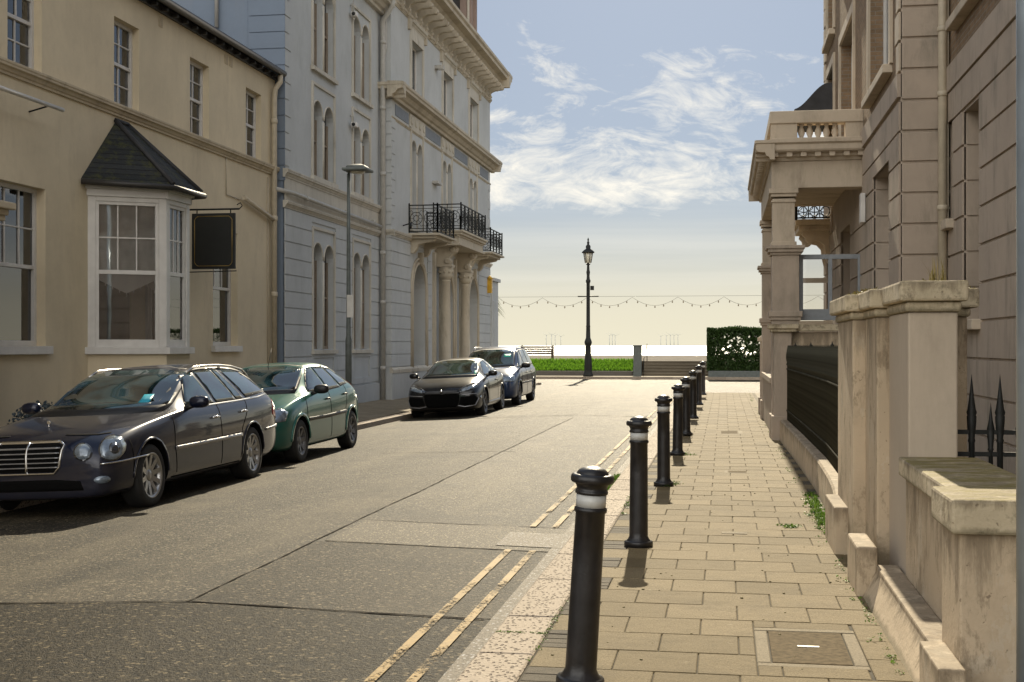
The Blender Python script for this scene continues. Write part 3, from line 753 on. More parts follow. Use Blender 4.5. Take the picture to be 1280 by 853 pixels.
# bench
e = empty('bench', (-10.3, 71.2, .80), 'dark wooden bench on the promenade beyond the parked cars', 'bench')
def bench_part(nm, fn): m = MB(); fn(m); m.build(nm, 'wood', e, bevel=.008)
bench_part('backrest', lambda m: [m.box((-11.3, 71.45, 1.15 + k * .12), (-9.45, 71.49, 1.24 + k * .12)) for k in range(4)])
bench_part('seat', lambda m: [m.box((-11.3, 71.0 + k * .11, 1.18), (-9.45, 71.09 + k * .11, 1.215)) for k in range(4)])
for x in (-11.25, -9.5):
    m = MB(); m.box((x - .04, 70.98, .80), (x + .04, 71.06, 1.42)); m.box((x - .04, 71.44, .80), (x + .04, 71.53, 1.66)); m.box((x - .04, 71.0, 1.36), (x + .04, 71.5, 1.42)); m.build('leg', 'wood', e, bevel=.006)
# lamp post
LX, LY = -7.03, 66.9
e = empty('street_lamp', (LX, LY, 0), 'tall ornate black iron lamp with a glazed lantern, standing before the sea', 'street lamp')
m = MB(); m.lathe((LX, LY, 0), [(.27, 0), (.27, .12), (.22, .2), (.20, .35), (.21, .42), (.19, .9), (.15, 1.3), (.145, 1.65), (.18, 1.72), (.20, 1.82), (.17, 1.92), (.12, 2.05), (.105, 2.6), (.115, 2.65), (.10, 2.7), (.09, 4.9), (.12, 4.98), (.13, 5.05), (.09, 5.12), (.075, 5.3), (.10, 5.5), (.075, 5.6), (.06, 5.85), (.13, 5.92), (.05, 5.97)], 16); m.build('column', 'iron', e)
m = MB(); m.lathe((LX, LY, 0), [(.13, 5.97), (.16, 6.0), (.24, 6.5), (.22, 6.52)], 6); ln = m.build('lantern', 'lampcl', e)
m = MB()
for i in range(6):
    a = i * PI / 3; m.tube((LX + .16 * math.cos(a), LY + .16 * math.sin(a), 5.98), (LX + .25 * math.cos(a), LY + .25 * math.sin(a), 6.52), .016, n=5)
m.build('glazing_bars', 'iron', ln)
m = MB(); m.lathe((LX, LY, 0), [(.33, 6.50), (.34, 6.54), (.22, 6.66), (.12, 6.72), (.13, 6.85), (.10, 6.9), (.05, 6.95), (.07, 7.05), (.03, 7.12), (.05, 7.2), (.0, 7.32)], 12); m.build('crown', 'iron', e)
m = MB(); m.tube((LX - .55, LY, 4.22), (LX + .55, LY, 4.22), .03); m.box((LX + .12, LY - .1, 5.1 - .55), (LX + .3, LY + .1, 5.1 - .33)); m.build('ladder_bar', 'iron', e)
# festoon lights
e = empty('festoon_lights', (-7, LY, 4.2), 'string of small bulbs hanging in loops above the seafront road', 'string lights')
m = MB(); X0 = -4.72 - 2.36 * 12
m.tube((X0 - 1, LY, 4.21), (14, LY, 4.21), .008, n=4); pts = []; bulbs = []
k = 0; x = X0
while x < 13.9:
    for j in range(8):
        t = j / 8; pts.append((x + 2.36 * t, LY - .06, 4.16 - .46 * 4 * t * (1 - t) * .95))
    for t in (.12, .31, .5, .69, .88): bulbs.append((x + 2.36 * t, 4.16 - .46 * 4 * t * (1 - t) * .95))
    x += 2.36
m.path(pts, .007, 4); m.build('wire', 'iron', e)
for bx, bz in bulbs:
    if -12.3 < bx < 3.5:
        m = MB(); m.lathe((bx, LY - .06, bz - .13), [(.0, 0), (.032, .03), (.036, .06), (.022, .10), (.018, .13)], 8); m.build('bulb', 'bulb', e)
# hedge
e = empty('clipped_hedge', (4, 67, 0), 'tall square clipped dark green hedge with sea glinting through it', 'hedge')
m = MB()
HX0, HX1, HY0, HY1 = -.85, 12, 66.7, 68.0
rr = random.Random(5)
holes = [(rr.uniform(-.1, 3.0), rr.uniform(.9, 2.1), rr.uniform(.02, .085)) for _ in range(90)]
def leaf(m, p, s):
    a = Vector((rr.uniform(-1, 1), rr.uniform(-1, 1), rr.uniform(-1, 1))).normalized(); b = a.cross(Vector((rr.uniform(-1, 1), rr.uniform(-1, 1), rr.uniform(-1, 1)))).normalized()
    m.add([p - a * s, p + b * s * .6, p + a * s, p - b * s * .6], [(0, 1, 2, 3)])
n = 0
while n < 70000:
    x = rr.uniform(HX0, 4.5) if n < 60000 else rr.uniform(4.5, HX1); y = rr.uniform(HY0, HY1); z = rr.uniform(.35, 2.55)
    q = rr.random()
    if q < .35: z = 2.42 + rr.gauss(0, .06) + .05 * math.sin(x * 2.3)
    elif q < .5 : x = HX0 + abs(rr.gauss(0, .08))
    elif q < .6: y = HY0 + abs(rr.gauss(0, .08))
    n += 1
    if x > -.55 and z < 2.25 and any((x + (y - HY0) * .04 - hx) ** 2 + (z - hz) ** 2 < r * r for hx, hz, r in holes): continue
    leaf(m, Vector((x, y, z)), rr.uniform(.035, .075))
m.build('foliage', 'hedge', e)
m = MB()
for i in range(40):
    x = lerp(-.6, 11.5, i / 39) + rr.uniform(-.1, .1); y = rr.uniform(67, 67.7); m.path([(x, y, 0), (x + rr.uniform(-.1, .1), y, .6), (x + rr.uniform(-.25, .25), y, 1.4)], .03, 5, rs=[.04, .03, .012])
m.build('stems', 'wood', e)
m = MB(); m.box((-.8, 66.6, -.05), (12, 66.85, .34)); tag(m.build('hedge_wall', 'postgrey', bevel=.02), 'low dark wall along the foot of the clipped hedge', 'wall')
# palm by the building corner
e = empty('palm_tree', (-10.9, 58.3, 0), 'spiky cabbage palm showing behind the corner of the grey building', 'palm tree')
m = MB(); m.path([(-10.9, 58.3, -.1), (-10.85, 58.3, 2.2), (-10.8, 58.3, 3.5)], .1, 8, rs=[.14, .1, .08]); m.build('trunk', 'wood', e)
m = MB(); rr2 = random.Random(9)
for i in range(90):
    a = rr2.uniform(0, 2 * PI); up = rr2.uniform(-.5, 1.2); L = rr2.uniform(.6, 1.0); d = Vector((math.cos(a), math.sin(a), 0)); s = Vector((-d.y, d.x, 0)) * .03
    p = Vector((-10.8, 58.3, 3.5)); q = p + d * L * .5 + Vector((0, 0, up * .4)); t = p + d * L + Vector((0, 0, up * .4 - .5 * L))
    m.add([p - s * .5, p + s * .5, q + s, q - s, t], [(0, 1, 2, 3), (3, 2, 4)])
m.build('crown', 'palm', e)
# offshore turbines
def turbine(d, px, lab, sc):
    xc = (px - 640) / 1600; c, s = math.cos(TH), math.sin(TH)
    x, y = d * (-s + xc * c), d * (c + xc * s)
    if turbine.proto is None:
        e = empty('wind_turbine', (0, 0, -3))
        m = MB(); m.tube((0, 0, -3), (0, 0, 75), 2.2, 1.5, 8); m.build('tower', 'turbine', e)
        m = MB(); m.box((-3, -5, 73), (3, 6, 79))
        m.build('nacelle', 'turbine', e)
        for k in range(3):
            a = .4 + k * 2 * PI / 3; m = MB(); m.tube((0, -6, 76), (38 * math.cos(a), -6, 76 + 38 * math.sin(a)), 1.0, .4, 6); m.build('blade', 'turbine', e)
        turbine.proto = e
    else: e = copy_tree(turbine.proto)
    e.location = (x, y, -3); e.scale = (1, 1, sc)
    tag(e, lab, 'wind turbine', 'wind turbines on the sea horizon')
turbine.proto = None
for px, d in ((683, 9500), (689.5, 9000), (694, 9800), (701, 10500)): turbine(d, px, 'faint offshore turbine left of the lamp post, near the parked blue car roof', 1)
for px, d in ((762, 9600), (765.5, 9300), (769, 9900)): turbine(d, px, 'tiny wind turbine in the group between the lamp post and the grey pier', 1)
for px, d in ((826, 10500), (833, 10000), (838, 9400), (842.5, 9600), (847.5, 9300)): turbine(d, px, 'small offshore turbine in the right-hand group above the steps', 1)

# ------------------------------------------------------------------ windows
def sash(F, u0, u1, v0, v1, dep, root, up=(3, 2), lo=(1, 1), sill=.10, name='window', frame='white', curtain=None, split=.5, cmat='curtain', fw=.07):
    """double-hung sash; the frame is the part, panes and curtain are sub-parts"""
    m = MB(); n = -dep
    m.fbox(F, u0, u0 + fw, v0, v1, n, n + .07); m.fbox(F, u1 - fw, u1, v0, v1, n, n + .07)
    m.fbox(F, u0 + fw, u1 - fw, v1 - fw, v1, n, n + .069); m.fbox(F, u0 + fw, u1 - fw, v0, v0 + fw * 1.2, n, n + .069)
    vm = v0 + (v1 - v0) * split
    m.fbox(F, u0 + fw, u1 - fw, vm - .03, vm + .03, n, n + .06)
    def bars(a, b, c, d, cols, rows, nn):
        for i in range(1, cols): x = a + (b - a) * i / cols; m.fbox(F, x - .012, x + .012, c, d, nn, nn + .03)
        for j in range(1, rows):
            z = c + (d - c) * j / rows
            for i in range(cols):
                x0 = a + (b - a) * i / cols + (.012 if i else 0); x1 = a + (b - a) * (i + 1) / cols - (.012 if i < cols - 1 else 0)
                m.fbox(F, x0, x1, z - .012, z + .012, nn, nn + .0295)
    bars(u0 + fw, u1 - fw, vm + .03, v1 - fw, up[0], up[1], n + .025); bars(u0 + fw, u1 - fw, v0 + fw * 1.2, vm - .03, lo[0], lo[1], n + .005)
    w = m.build(name, frame, root, bevel=.004, seg=1)
    for a, b, nn in ((vm + .03, v1 - fw, .03), (v0 + fw * 1.2, vm - .03, .012)):
        g = MB(); g.fbox(F, u0 + fw, u1 - fw, a, b, n + nn - .004, n + nn); g.build('pane', 'glass', w)
    if curtain is not None:
        for (a, b, c, d) in curtain:
            g = MB(); k = 14; vs = []
            for i in range(k * 3 + 1):
                t = i / (k * 3); x = u0 + (u1 - u0) * (a + (b - a) * t); nn = n - .10 + .02 * math.sin(t * k * 2.1)
                vs += [F.P(x, v0 + (v1 - v0) * c, nn), F.P(x, v0 + (v1 - v0) * d, nn)]
            g.add(vs, [(2 * i, 2 * i + 2, 2 * i + 3, 2 * i + 1) for i in range(k * 3)], True); g.build('curtain', cmat, w)
    if sill:
        g = MB(); g.fbox(F, u0 - .09, u1 + .09, v0 - sill, v0 - .003, -dep + .01, .09); g.build('window_sill', frame if sill > .11 else frame, w, bevel=.008)
    return w
def moulding(m, F, u0, u1, prof):
    """profile: list of (n, v) outline run along u"""
    k = len(prof); vs = [F.P(u0, v, n) for n, v in prof] + [F.P(u1, v, n) for n, v in prof]
    m.add(vs, [tuple(range(k)), tuple(range(2 * k - 1, k - 1, -1))] + [(i, (i + 1) % k, k + (i + 1) % k, k + i) for i in range(k)])
def cornice_prof(v0, v1, out, back=-.02):
    h = v1 - v0
    return [(back, v0), (out * .25, v0), (out * .30, v0 + h * .18), (out * .45, v0 + h * .25), (out * .62, v0 + h * .48), (out * .90, v0 + h * .56), (out * .92, v0 + h * .72), (out, v0 + h * .80), (out, v0 + h * .97), (out * .9, v1), (back, v1 + h * .05)]

XC, XA, XB = -10.6, -10.37, -10.05
def LF(x): return Frame((x, 0, 0), (0, 1, 0), (1, 0, 0))
# ------------------------------------------------------------------ cream house
FC = LF(XC)
house = empty('cream_house', (XC, 18, 0), 'low cream rendered house with a slate-roofed bay window, nearest on the left', 'house')
U = [(14.3, 15.26), (17.7, 18.68), (21.1, 22.08), (24.35, 25.31), (27.4, 28.37)]
UZ = (5.92, 7.46)
G = [(13.6, 14.95), (17.42, 18.79), (25.52, 26.9)]
GZ = (1.64, 4.12)
YS, YE = 2.0, 29.28
holes = [rect(a, b, *UZ) for a, b in U] + [rect(a, b, *GZ) for a, b in G]
holes.append(rect(20.5, 22.4, 1.66, 4.1))
m = MB(); m.wall(FC, YS, YE, -.3, 8.12, holes, .34)
m.add([(XC, YS, -.3), (XC - 8, YS, -.3), (XC - 8, YS, 8.1), (XC, YS, 8.1)], [(0, 1, 2, 3)])
m.build('wall', 'cream', house)
m = MB(); m.box((XC - 2.6, YS + .1, -.2), (XC - 1.3, YE - .1, 8.0)); m.build('interior', 'room', house)
m = MB(); m.add([(XC + .20, YS - .1, 8.14), (XC + .20, YE, 8.14), (XC - 4.2, YE, 10.0), (XC - 4.2, YS - .1, 10.0), (XC - 8.4, YS - .1, 8.14), (XC - 8.4, YE, 8.14)], [(0, 1, 2, 3), (3, 2, 5, 4)]); m.build('roof', 'slateplain', house)
m = MB(); m.path([(XC + .24, YS, 8.13), (XC + .24, YE - .02, 8.13)], .075, 10)
for k in range(60): m.box((XC + .02, YS + .2 + k * .46, 8.0), (XC + .18, YS + .25 + k * .46, 8.06))
m.box((XC + .001, YS, 7.98), (XC + .06, YE, 8.12)); m.build('gutter', 'gutter', house)
m = MB(); moulding(m, FC, YS, YE, cornice_prof(5.70, 5.90, .13)); m.build('string_course', 'cream_trim', house)
# drainpipe with swan neck
m = MB(); m.path([(XC + .22, 29.05, 8.06), (XC + .22, 29.05, 7.9), (XC + .12, 28.98, 7.72), (XC + .10, 28.97, 7.5), (XC + .10, 28.97, 0.0)], .065, 12)
for z in (1.0, 2.8, 4.6, 6.9): m.lathe((XC + .10, 28.97, z), [(.075, 0), (.08, .02), (.08, .10), (.07, .12)], 12)
m.path([(XC + .09, 27.05, 4.93), (XC + .09, 28.5, 4.70), (XC + .10, 28.95, 4.62)], .05, 10)
m.build('drainpipe', 'pipe', house)
m = MB(); m.path([(XC + .02, 23.6 + 2.6, 5.7), (XC + .02, 26.2, 4.9), (XC + .02, 27.0, 4.88)], .012, 5); m.path([(XC + .02, 28.75, 5.6), (XC + .02, 28.75, .3)], .015, 5); m.build('cable', 'pipe', house)
for (y, z) in ((22.9, 7.72), (26.15, 7.72), (26.42, 7.72)):
    m = MB(); m.fbox(FC, y, y + .16, z, z + .2, -.01, .015)
    for k in range(4): m.fbox(FC, y + .015, y + .145, z + .03 + k * .04, z + .045 + k * .04, .015, .024)
    m.build('air_vent', 'cream_trim', house)
for i, (a, b) in enumerate(U): sash(FC, a, b, *UZ, .20, house, (2, 2), (2, 2), 0, curtain=[(.0, .28, 0, 1), (.8, 1, 0, 1)], cmat='darkcurtain')
for i, (a, b) in enumerate(G): sash(FC, a, b, *GZ, .22, house, (3, 2), (1, 1), .13, curtain=[(.0, .12, 0, 1), (.80, 1, 0, 1)], cmat='darkcurtain')
# light tube on brackets
e = empty('wall_light', (XC, 17, 5.3), 'long white tube light on brackets below the string course of the cream house', 'wall light')
m = MB(); m.path([(XC + .32, 15.2, 5.36), (XC + .32, 18.75, 5.36)], .035, 10); m.build('tube', 'white', e)
for y in (15.8, 18.3): m = MB(); m.tube((XC, y, 5.26), (XC + .32, y, 5.34), .014); m.build('bracket', 'iron', e)
# moulded door hood at the left edge
e = empty('door_hood', (XC, 16.6, 0), 'cream moulded end of a door surround at the left edge of the picture', 'door surround')
m = MB(); m.box((XC + .002, 16.2, -.1), (XC + .56, 16.58, 3.42)); m.box((XC + .002, 14.2, -.1), (XC + .56, 14.6, 3.42)); m.build('column', 'cream_trim', e, bevel=.02)
m = MB(); m.box((XC + .002, 14.14, 3.40), (XC + .62, 16.62, 3.48)); m.box((XC + .002, 14.12, 3.48), (XC + .66, 16.64, 3.56)); m.box((XC + .002, 14.08, 3.56), (XC + .74, 16.70, 3.66)); m.build('hood', 'cream_trim', e, bevel=.015)

# ------------------------------------------------------------------ bay window
bay = empty('bay_window', (XC, 21.3, 0)); bay.parent = house; bay.location = (0, 21.3 - 18, 0)
PA, PB, PC_, PD = Vector((XC, 20.15, 0)), Vector((-9.5, 20.84, 0)), Vector((-9.5, 21.81, 0)), Vector((XC, 22.5, 0))
def mkF(a, b):
    u = (b - a).normalized(); n = Vector((u.y, -u.x, 0))
    return Frame(a, u, n), (b - a).length
faces = [mkF(PA, PB), mkF(PB, PC_), mkF(PC_, PD)]
wl = MB(); fr = MB()
for F, L in faces:
    wl.fbox(F, 0.0, L, -.2, 1.50, -.12, -.0)
    fr.fbox(F, -.05, L + .05, 1.50, 1.62, -.1, .08)
    fr.fbox(F, .0, .13, 1.62, 4.18, -.1, .0); fr.fbox(F, L - .13, L, 1.62, 4.18, -.1, .0)
    fr.fbox(F, .13, L - .13, 4.10, 4.18, -.1, -.002)
    fr.fbox(F, -.03, L + .03, 4.18, 4.30, -.12, .03); fr.fbox(F, -.05, L + .05, 4.30, 4.42, -.12, .07)
wl.build('bay_wall', 'cream', bay); fr.build('bay_frame', 'white', bay, bevel=.006)
def bay_sash(F, L, first=False):
    m = MB(); a, b = .13, L - .13; c, d = 1.62, 4.10; vm = 2.90; f = .055
    m.fbox(F, a, a + f, c, d, -.09, -.02); m.fbox(F, b - f, b, c, d, -.09, -.02); m.fbox(F, a + f, b - f, c, c + .13, -.09, -.022); m.fbox(F, a + f, b - f, d - f, d, -.09, -.022); m.fbox(F, a + f, b - f, vm - .035, vm + .035, -.09, -.03)
    for i in (1, 2): x = a + f + (b - a - 2 * f) * i / 3; m.fbox(F, x - .011, x + .011, vm + .035, d - f, -.08, -.045)
    for i in range(3):
        w_ = (b - a - 2 * f) / 3; m.fbox(F, a + f + w_ * i + (.011 if i else 0), a + f + w_ * (i + 1) - (.011 if i < 2 else 0), 3.475, 3.50, -.08, -.0455)
    w_ = m.build('sash', 'white', bay, bevel=.003, seg=1)
    for lo, hi in ((c + .13, vm - .035), (vm + .035, d - f)):
        g = MB(); g.fbox(F, a + f, b - f, lo, hi, -.066, -.062); g.build('pane', 'glass', w_)
    return a + f, b - f, vm
for i, (F, L) in enumerate(faces):
    a, b, vm = bay_sash(F, L)
    # net curtain above, pointed blind below
    g = MB(); k = 40; vs = []
    for j in range(k + 1):
        t = j / k; x = a - .02 + (b - a + .04) * t; nn = -.15 + .012 * math.sin(t * 31)
        vs += [F.P(x, vm + .0, nn), F.P(x, 4.1, nn)]
    g.add(vs, [(2 * j, 2 * j + 2, 2 * j + 3, 2 * j + 1) for j in range(k)], True); g.build('net_curtain', 'curtain', bay)
    g = MB(); mid = (a + b) / 2; g.prism(F, [(a - .02, vm + .0), (b + .02, vm + .0), (b + .02, vm - .12), (mid, vm - .36), (a - .02, vm - .12)], -.165, -.162)
    for j in range(9):
        t = j / 8; x = a + (b - a) * t; z = vm - .12 - .24 * (1 - abs(2 * t - 1)); g.tube(F.P(x, z, -.163), F.P(x, z - .05, -.163), .008, n=5)
    g.build('pointed_blind', 'white', bay)
# roof of the bay
ov = .14
A2 = Vector((XC, 19.92, 4.44)); B2 = Vector((-9.32, 20.72, 4.40)); C2 = Vector((-9.32, 21.93, 4.40)); D2 = Vector((XC, 22.74, 4.44)); R1 = Vector((XC + .02, 21.12, 5.60)); R2 = Vector((XC + .02, 21.58, 5.60))
m = MB()
m.add([A2, B2, C2, D2, R1, R2], [(0, 1, 4), (1, 2, 5, 4), (2, 3, 5)])
d_ = Vector((0, 0, -.06)); m.add([A2 + d_, B2 + d_, C2 + d_, D2 + d_, A2, B2, C2, D2], [(0, 1, 5, 4), (1, 2, 6, 5), (2, 3, 7, 6), (3, 2, 1, 0)])
rf = m.build('roof', 'slate', bay)
m = MB()
for a, b in ((B2, R1), (C2, R2), (R1, R2)): m.path([a + Vector((0, 0, .02)), b + Vector((0, 0, .02))], .045, 6)
m.build('ridge', 'slateplain', rf)
m = MB(); m.path([A2 + Vector((.02, -.03, -.05)), B2 + Vector((.04, -.03, -.05)), C2 + Vector((.04, .02, -.05)), D2 + Vector((.02, .03, -.05))], .05, 8); m.build('bay_gutter', 'gutter', bay)
# hanging sign
e = empty('hanging_sign', (XC, 24, 3.7), 'blank black hanging sign with a thin gold border beside the bay window', 'sign')
FS = Frame((0, 24.0, 0), (1, 0, 0), (0, -1, 0))
m = MB(); m.fbox(FS, -10.40, -9.50, 3.16, 4.26, -.025, .025); sb = m.build('board', 'signblack', e, bevel=.006)
m = MB(); a, b, c, d, q = -10.34, -9.56, 3.22, 4.20, .07
pts = [(a + q, c), (b - q, c), (b - q * .4, c + q * .4), (b, c + q), (b, d - q), (b - q * .4, d - q * .4), (b - q, d), (a + q, d), (a + q * .4, d - q * .4), (a, d - q), (a, c + q), (a + q * .4, c + q * .4)]
for i in range(12):
    p, r_ = pts[i], pts[(i + 1) % 12]; m.tube(FS.P(p[0], p[1], .027), FS.P(r_[0], r_[1], .027), .0055, n=5)
m.build('gold_border', 'gold', sb)
m = MB(); m.tube((XC, 24, 4.34), (-9.42, 24, 4.34), .018); m.tube((XC, 24, 3.10), (-9.48, 24, 3.12), .010); m.tube((XC, 24, 4.34), (XC, 24, 3.1), .012)
m.path([(-9.42, 24, 4.34), (-9.36, 24, 4.40), (-9.40, 24, 4.46), (-9.47, 24, 4.42)], .01, 6)
for x in (-10.3, -9.6): m.tube((x, 24, 4.26), (x, 24, 4.34), .012)
m.build('bracket', 'iron', e)
# shrub in front of house
e = empty('shrub', (-9.4, 17.3, -.05), 'rounded blue-grey shrub against the cream wall behind the black estate car', 'shrub')
m = MB(); rs = random.Random(4)
for i in range(2600):
    v = Vector((rs.gauss(0, 1), rs.gauss(0, 1), rs.gauss(0, 1))).normalized() * rs.uniform(.6, 1.05); p = Vector((-9.6 + v.x * .42, 16.9 + v.y * .5, .42 + v.z * .42))
    a = Vector((rs.uniform(-1, 1), rs.uniform(-1, 1), rs.uniform(-1, 1))).normalized(); b = a.orthogonal().normalized(); s_ = rs.uniform(.015, .035)
    m.add([p - a * s_, p + b * s_ * .6, p + a * s_, p - b * s_ * .6], [(0, 1, 2, 3)])
m.build('foliage', 'shrub', e)
m = MB(); m.path([(-9.6, 16.9, -.1), (-9.6, 16.9, .4)], .04, 6); m.build('stem', 'wood', e)

# ------------------------------------------------------------------ grey building, two wings
gb = empty('grey_building', (XA, 40, 0), 'tall pale grey stuccoed building with arched windows, cornice and black iron balconies', 'building')
FA, FB = LF(XA), LF(XB)
YA0, YAB, YB1 = 29.3, 38.0, 54.8
def twin(F, u0, u1, v0, v1, root, mull=.14, surround=True, head=.28, panel=None, dep=.24, mat='blind'):
    w_ = (u1 - u0 - mull) / 2
    hs = [arch(u0, u0 + w_, v0, v1), arch(u1 - w_, u1, v0, v1)]
    m = MB()
    for (a, b) in ((u0, u0 + w_), (u1 - w_, u1)):
        m.fbox(F, a + .012, a + .06, v0, v1 - w_ / 2, -dep + .02, -dep + .09); m.fbox(F, b - .06, b - .012, v0, v1 - w_ / 2, -dep + .02, -dep + .09)
        m.fbox(F, a + .06, b - .06, v0 + .001, v0 + .08, -dep + .02, -dep + .089); vm = (v0 + v1) / 2; m.fbox(F, a + .06, b - .06, vm - .025, vm + .025, -dep + .02, -dep + .088)
    wn = m.build('window', 'darkcurtain', root)
    for (a, b) in ((u0, u0 + w_), (u1 - w_, u1)):
        g = MB(); g.fbox(F, a - .01, b + .01, v0 - .01, v1 + .01, -dep - .01, -dep + .004); g.build('blind', mat, wn)
        g = MB(); g.fbox(F, a + .01, b - .01, v0, v1, -dep + .035, -dep + .04); g.build('pane', 'glass', wn)
    if surround:
        m = MB(); s = .09
        m.fbox(F, u0 - s, u0, v0 - .02, v1 + head, -.01, .045); m.fbox(F, u1, u1 + s, v0 - .02, v1 + head, -.01, .045); m.fbox(F, u0, u1, v1 + head - .07, v1 + head, -.01, .044)
        m.fbox(F, u0 - s - .06, u1 + s + .06, v0 - .12, v0 - .02, -.01, .10)
        for a, b in ((u0, u0 + w_), (u1 - w_, u1)):
            c = (a + b) / 2; r = w_ / 2; pts = [F.P(c + (r + .03) * math.cos(PI * i / 12), v1 - r + (r + .03) * math.sin(PI * i / 12), .005) for i in range(13)]
            m.path(pts, .022, 6)
        m.tube(F.P((u0 + u1) / 2, v0, -.02), F.P((u0 + u1) / 2, v1 - w_ / 2 - .05, -.02), .055, n=10)
        m.build('surround', 'greytrim', wn)
    return hs
A1, A2y = (31.42, 33.2), (35.0, 36.72)
holes = []
AG, A2f, A3 = (1.55, 4.28), (6.0, 7.95), (8.80, 11.0)
for u in (A1, A2y):
    holes += twin(FA, *u, *AG, gb, head=.42); holes += twin(FA, *u, *A2f, gb, head=.45); holes += twin(FA, *u, *A3, gb, head=.3)
m = MB(); m.wall(FA, YA0, YAB, -.3, 12.0, holes, .26)
ex = [(u[0] - .12, u[1] + .12, .2, 4.8) for u in (A1, A2y)]
rustic(m, FA, YA0, YAB - .02, .55, 5.0, .398, 4.146, ex, .028)
for k in range(15):
    z = 5.95 + k * .40; m.fbox(FA, YA0, YA0 + (.42 if k % 2 else .30), z + .015, z + .385, -.02, .022)
m.fbox(FA, YA0, YAB - .02, -.3, .5, -.02, .06)
for u in (A1, A2y):
    m.fbox(FA, u[0] - .12, u[1] + .12, .55, .72, -.02, .03); m.fbox(FA, u[0] - .12, u[1] + .12, 1.33, 1.42, -.02, .03); m.fbox(FA, u[0] - .12, u[0] + .05, .72, 1.33, -.02, .03); m.fbox(FA, u[1] - .05, u[1] + .12, .72, 1.33, -.02, .03)
m.build('wall', 'greywall', gb)
# side wall facing the camera
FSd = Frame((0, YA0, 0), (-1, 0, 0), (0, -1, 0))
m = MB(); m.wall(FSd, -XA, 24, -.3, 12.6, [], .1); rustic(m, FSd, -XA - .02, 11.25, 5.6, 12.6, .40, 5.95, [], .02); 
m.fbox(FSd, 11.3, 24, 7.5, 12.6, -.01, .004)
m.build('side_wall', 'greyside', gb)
m = MB(); m.path([(-12.05, YA0 - .07, 12.6), (-12.05, YA0 - .07, 9.3)], .05, 8); m.build('side_pipe', 'greypipe', gb)
m = MB()
moulding(m, FA, YA0 - .05, YAB, cornice_prof(5.68, 5.88, .12)); moulding(m, FA, YA0 - .05, YAB, cornice_prof(4.95, 5.12, .12)); m.fbox(FA, YA0, YAB - .02, 5.12, 5.68, -.02, .012)
m.build('ledge', 'greytrim', gb)
m = MB(); m.path([(XC + .12, 28.95, 5.36), (XA + .13, 29.6, 5.32), (XA + .13, 37.5, 5.24)], .055, 8)
for y in (30.5, 33.9, 36.6): m.lathe((XA + .13, y, 5.3), [(.07, 0), (.07, .12)], 8, ax=(0, 1, 0))
m.build('ledge_pipe', 'greypipe', gb)
m = MB(); moulding(m, FA, YA0 - .3, YAB, cornice_prof(11.75, 12.15, .50)); m.build('eaves', 'greytrim', gb)
m = MB(); m.path([(XA + .52, YA0 - .3, 12.16), (XA + .52, 37.6, 12.16)], .07, 8)
m.path([(XA + .50, 37.55, 12.1), (XA + .45, 37.6, 11.9), (XA + .14, 37.72, 11.5), (XA + .14, 37.74, 11.2), (XA + .14, 37.74, -.1)], .08, 10)
for z in (.9, 2.9, 4.4, 6.8, 8.8, 10.8): m.lathe((XA + .14, 37.74, z), [(.095, 0), (.095, .12)], 10)
m.build('rainwater_pipe', 'greypipe', gb)
m = MB(); m.add([(XA + .5, YA0 - .3, 12.2), (XA + .5, YAB, 12.2), (XA - 6, YAB, 14.2), (XA - 6, YA0 - .3, 14.2), (XA - 12, YA0 - .3, 12.2), (XA - 12, YAB, 12.2)], [(0, 1, 2, 3), (3, 2, 5, 4)]); m.build('roof', 'slateplain', gb)
# wing B
B3 = [(40.55, 42.1), (45.3, 46.95), (50.2, 51.95)]
holes = []
for u in B3:
    a, b = u; v0, v1 = 9.98, 11.6; dep = .26
    holes.append(rect(a, b, v0, v1))
    m = MB(); m.fbox(FB, a, a + .06, v0, v1, -dep, -dep + .06); m.fbox(FB, b - .06, b, v0, v1, -dep, -dep + .06); c = (a + b) / 2; m.fbox(FB, c - .04, c + .04, v0, v1, -dep, -dep + .07); m.fbox(FB, a + .06, b - .06, v0, v0 + .08, -dep, -dep + .058); m.fbox(FB, a + .06, b - .06, v1 - .06, v1, -dep, -dep + .058)
    wn = m.build('window', 'white', gb)
    g = MB(); g.fbox(FB, a - .01, b + .01, v0 - .01, v1 + .01, -dep - .03, -dep - .01); g.build('blind', 'darkcurtain', wn)
    g = MB(); g.fbox(FB, a, b, v0, v1, -dep + .02, -dep + .026); g.build('pane', 'glass', wn)
    m = MB(); m.fbox(FB, a - .16, a, v0 - .03, v1 + .16, -.01, .05); m.fbox(FB, b, b + .16, v0 - .03, v1 + .16, -.01, .05); m.fbox(FB, a, b, v1, v1 + .16, -.01, .049); moulding(m, FB, a - .22, b + .22, cornice_prof(v1 + .42, v1 + .60, .16)); m.fbox(FB, a - .1, b + .1, v1 + .16, v1 + .42, -.01, .03)
    m.build('surround', 'greytrim', wn)
TW = [(40.55, 42.15), (45.2, 46.8), (50.15, 51.75)]
for k, u in enumerate(TW): holes += twin(FB, *u, 6.05 if k == 1 else 5.5, 8.35, gb, head=.38)
AR = [(40.7, 42.55, .75, 4.32), (44.95, 47.05, .12, 4.32), (50.0, 51.85, .75, 4.32)]
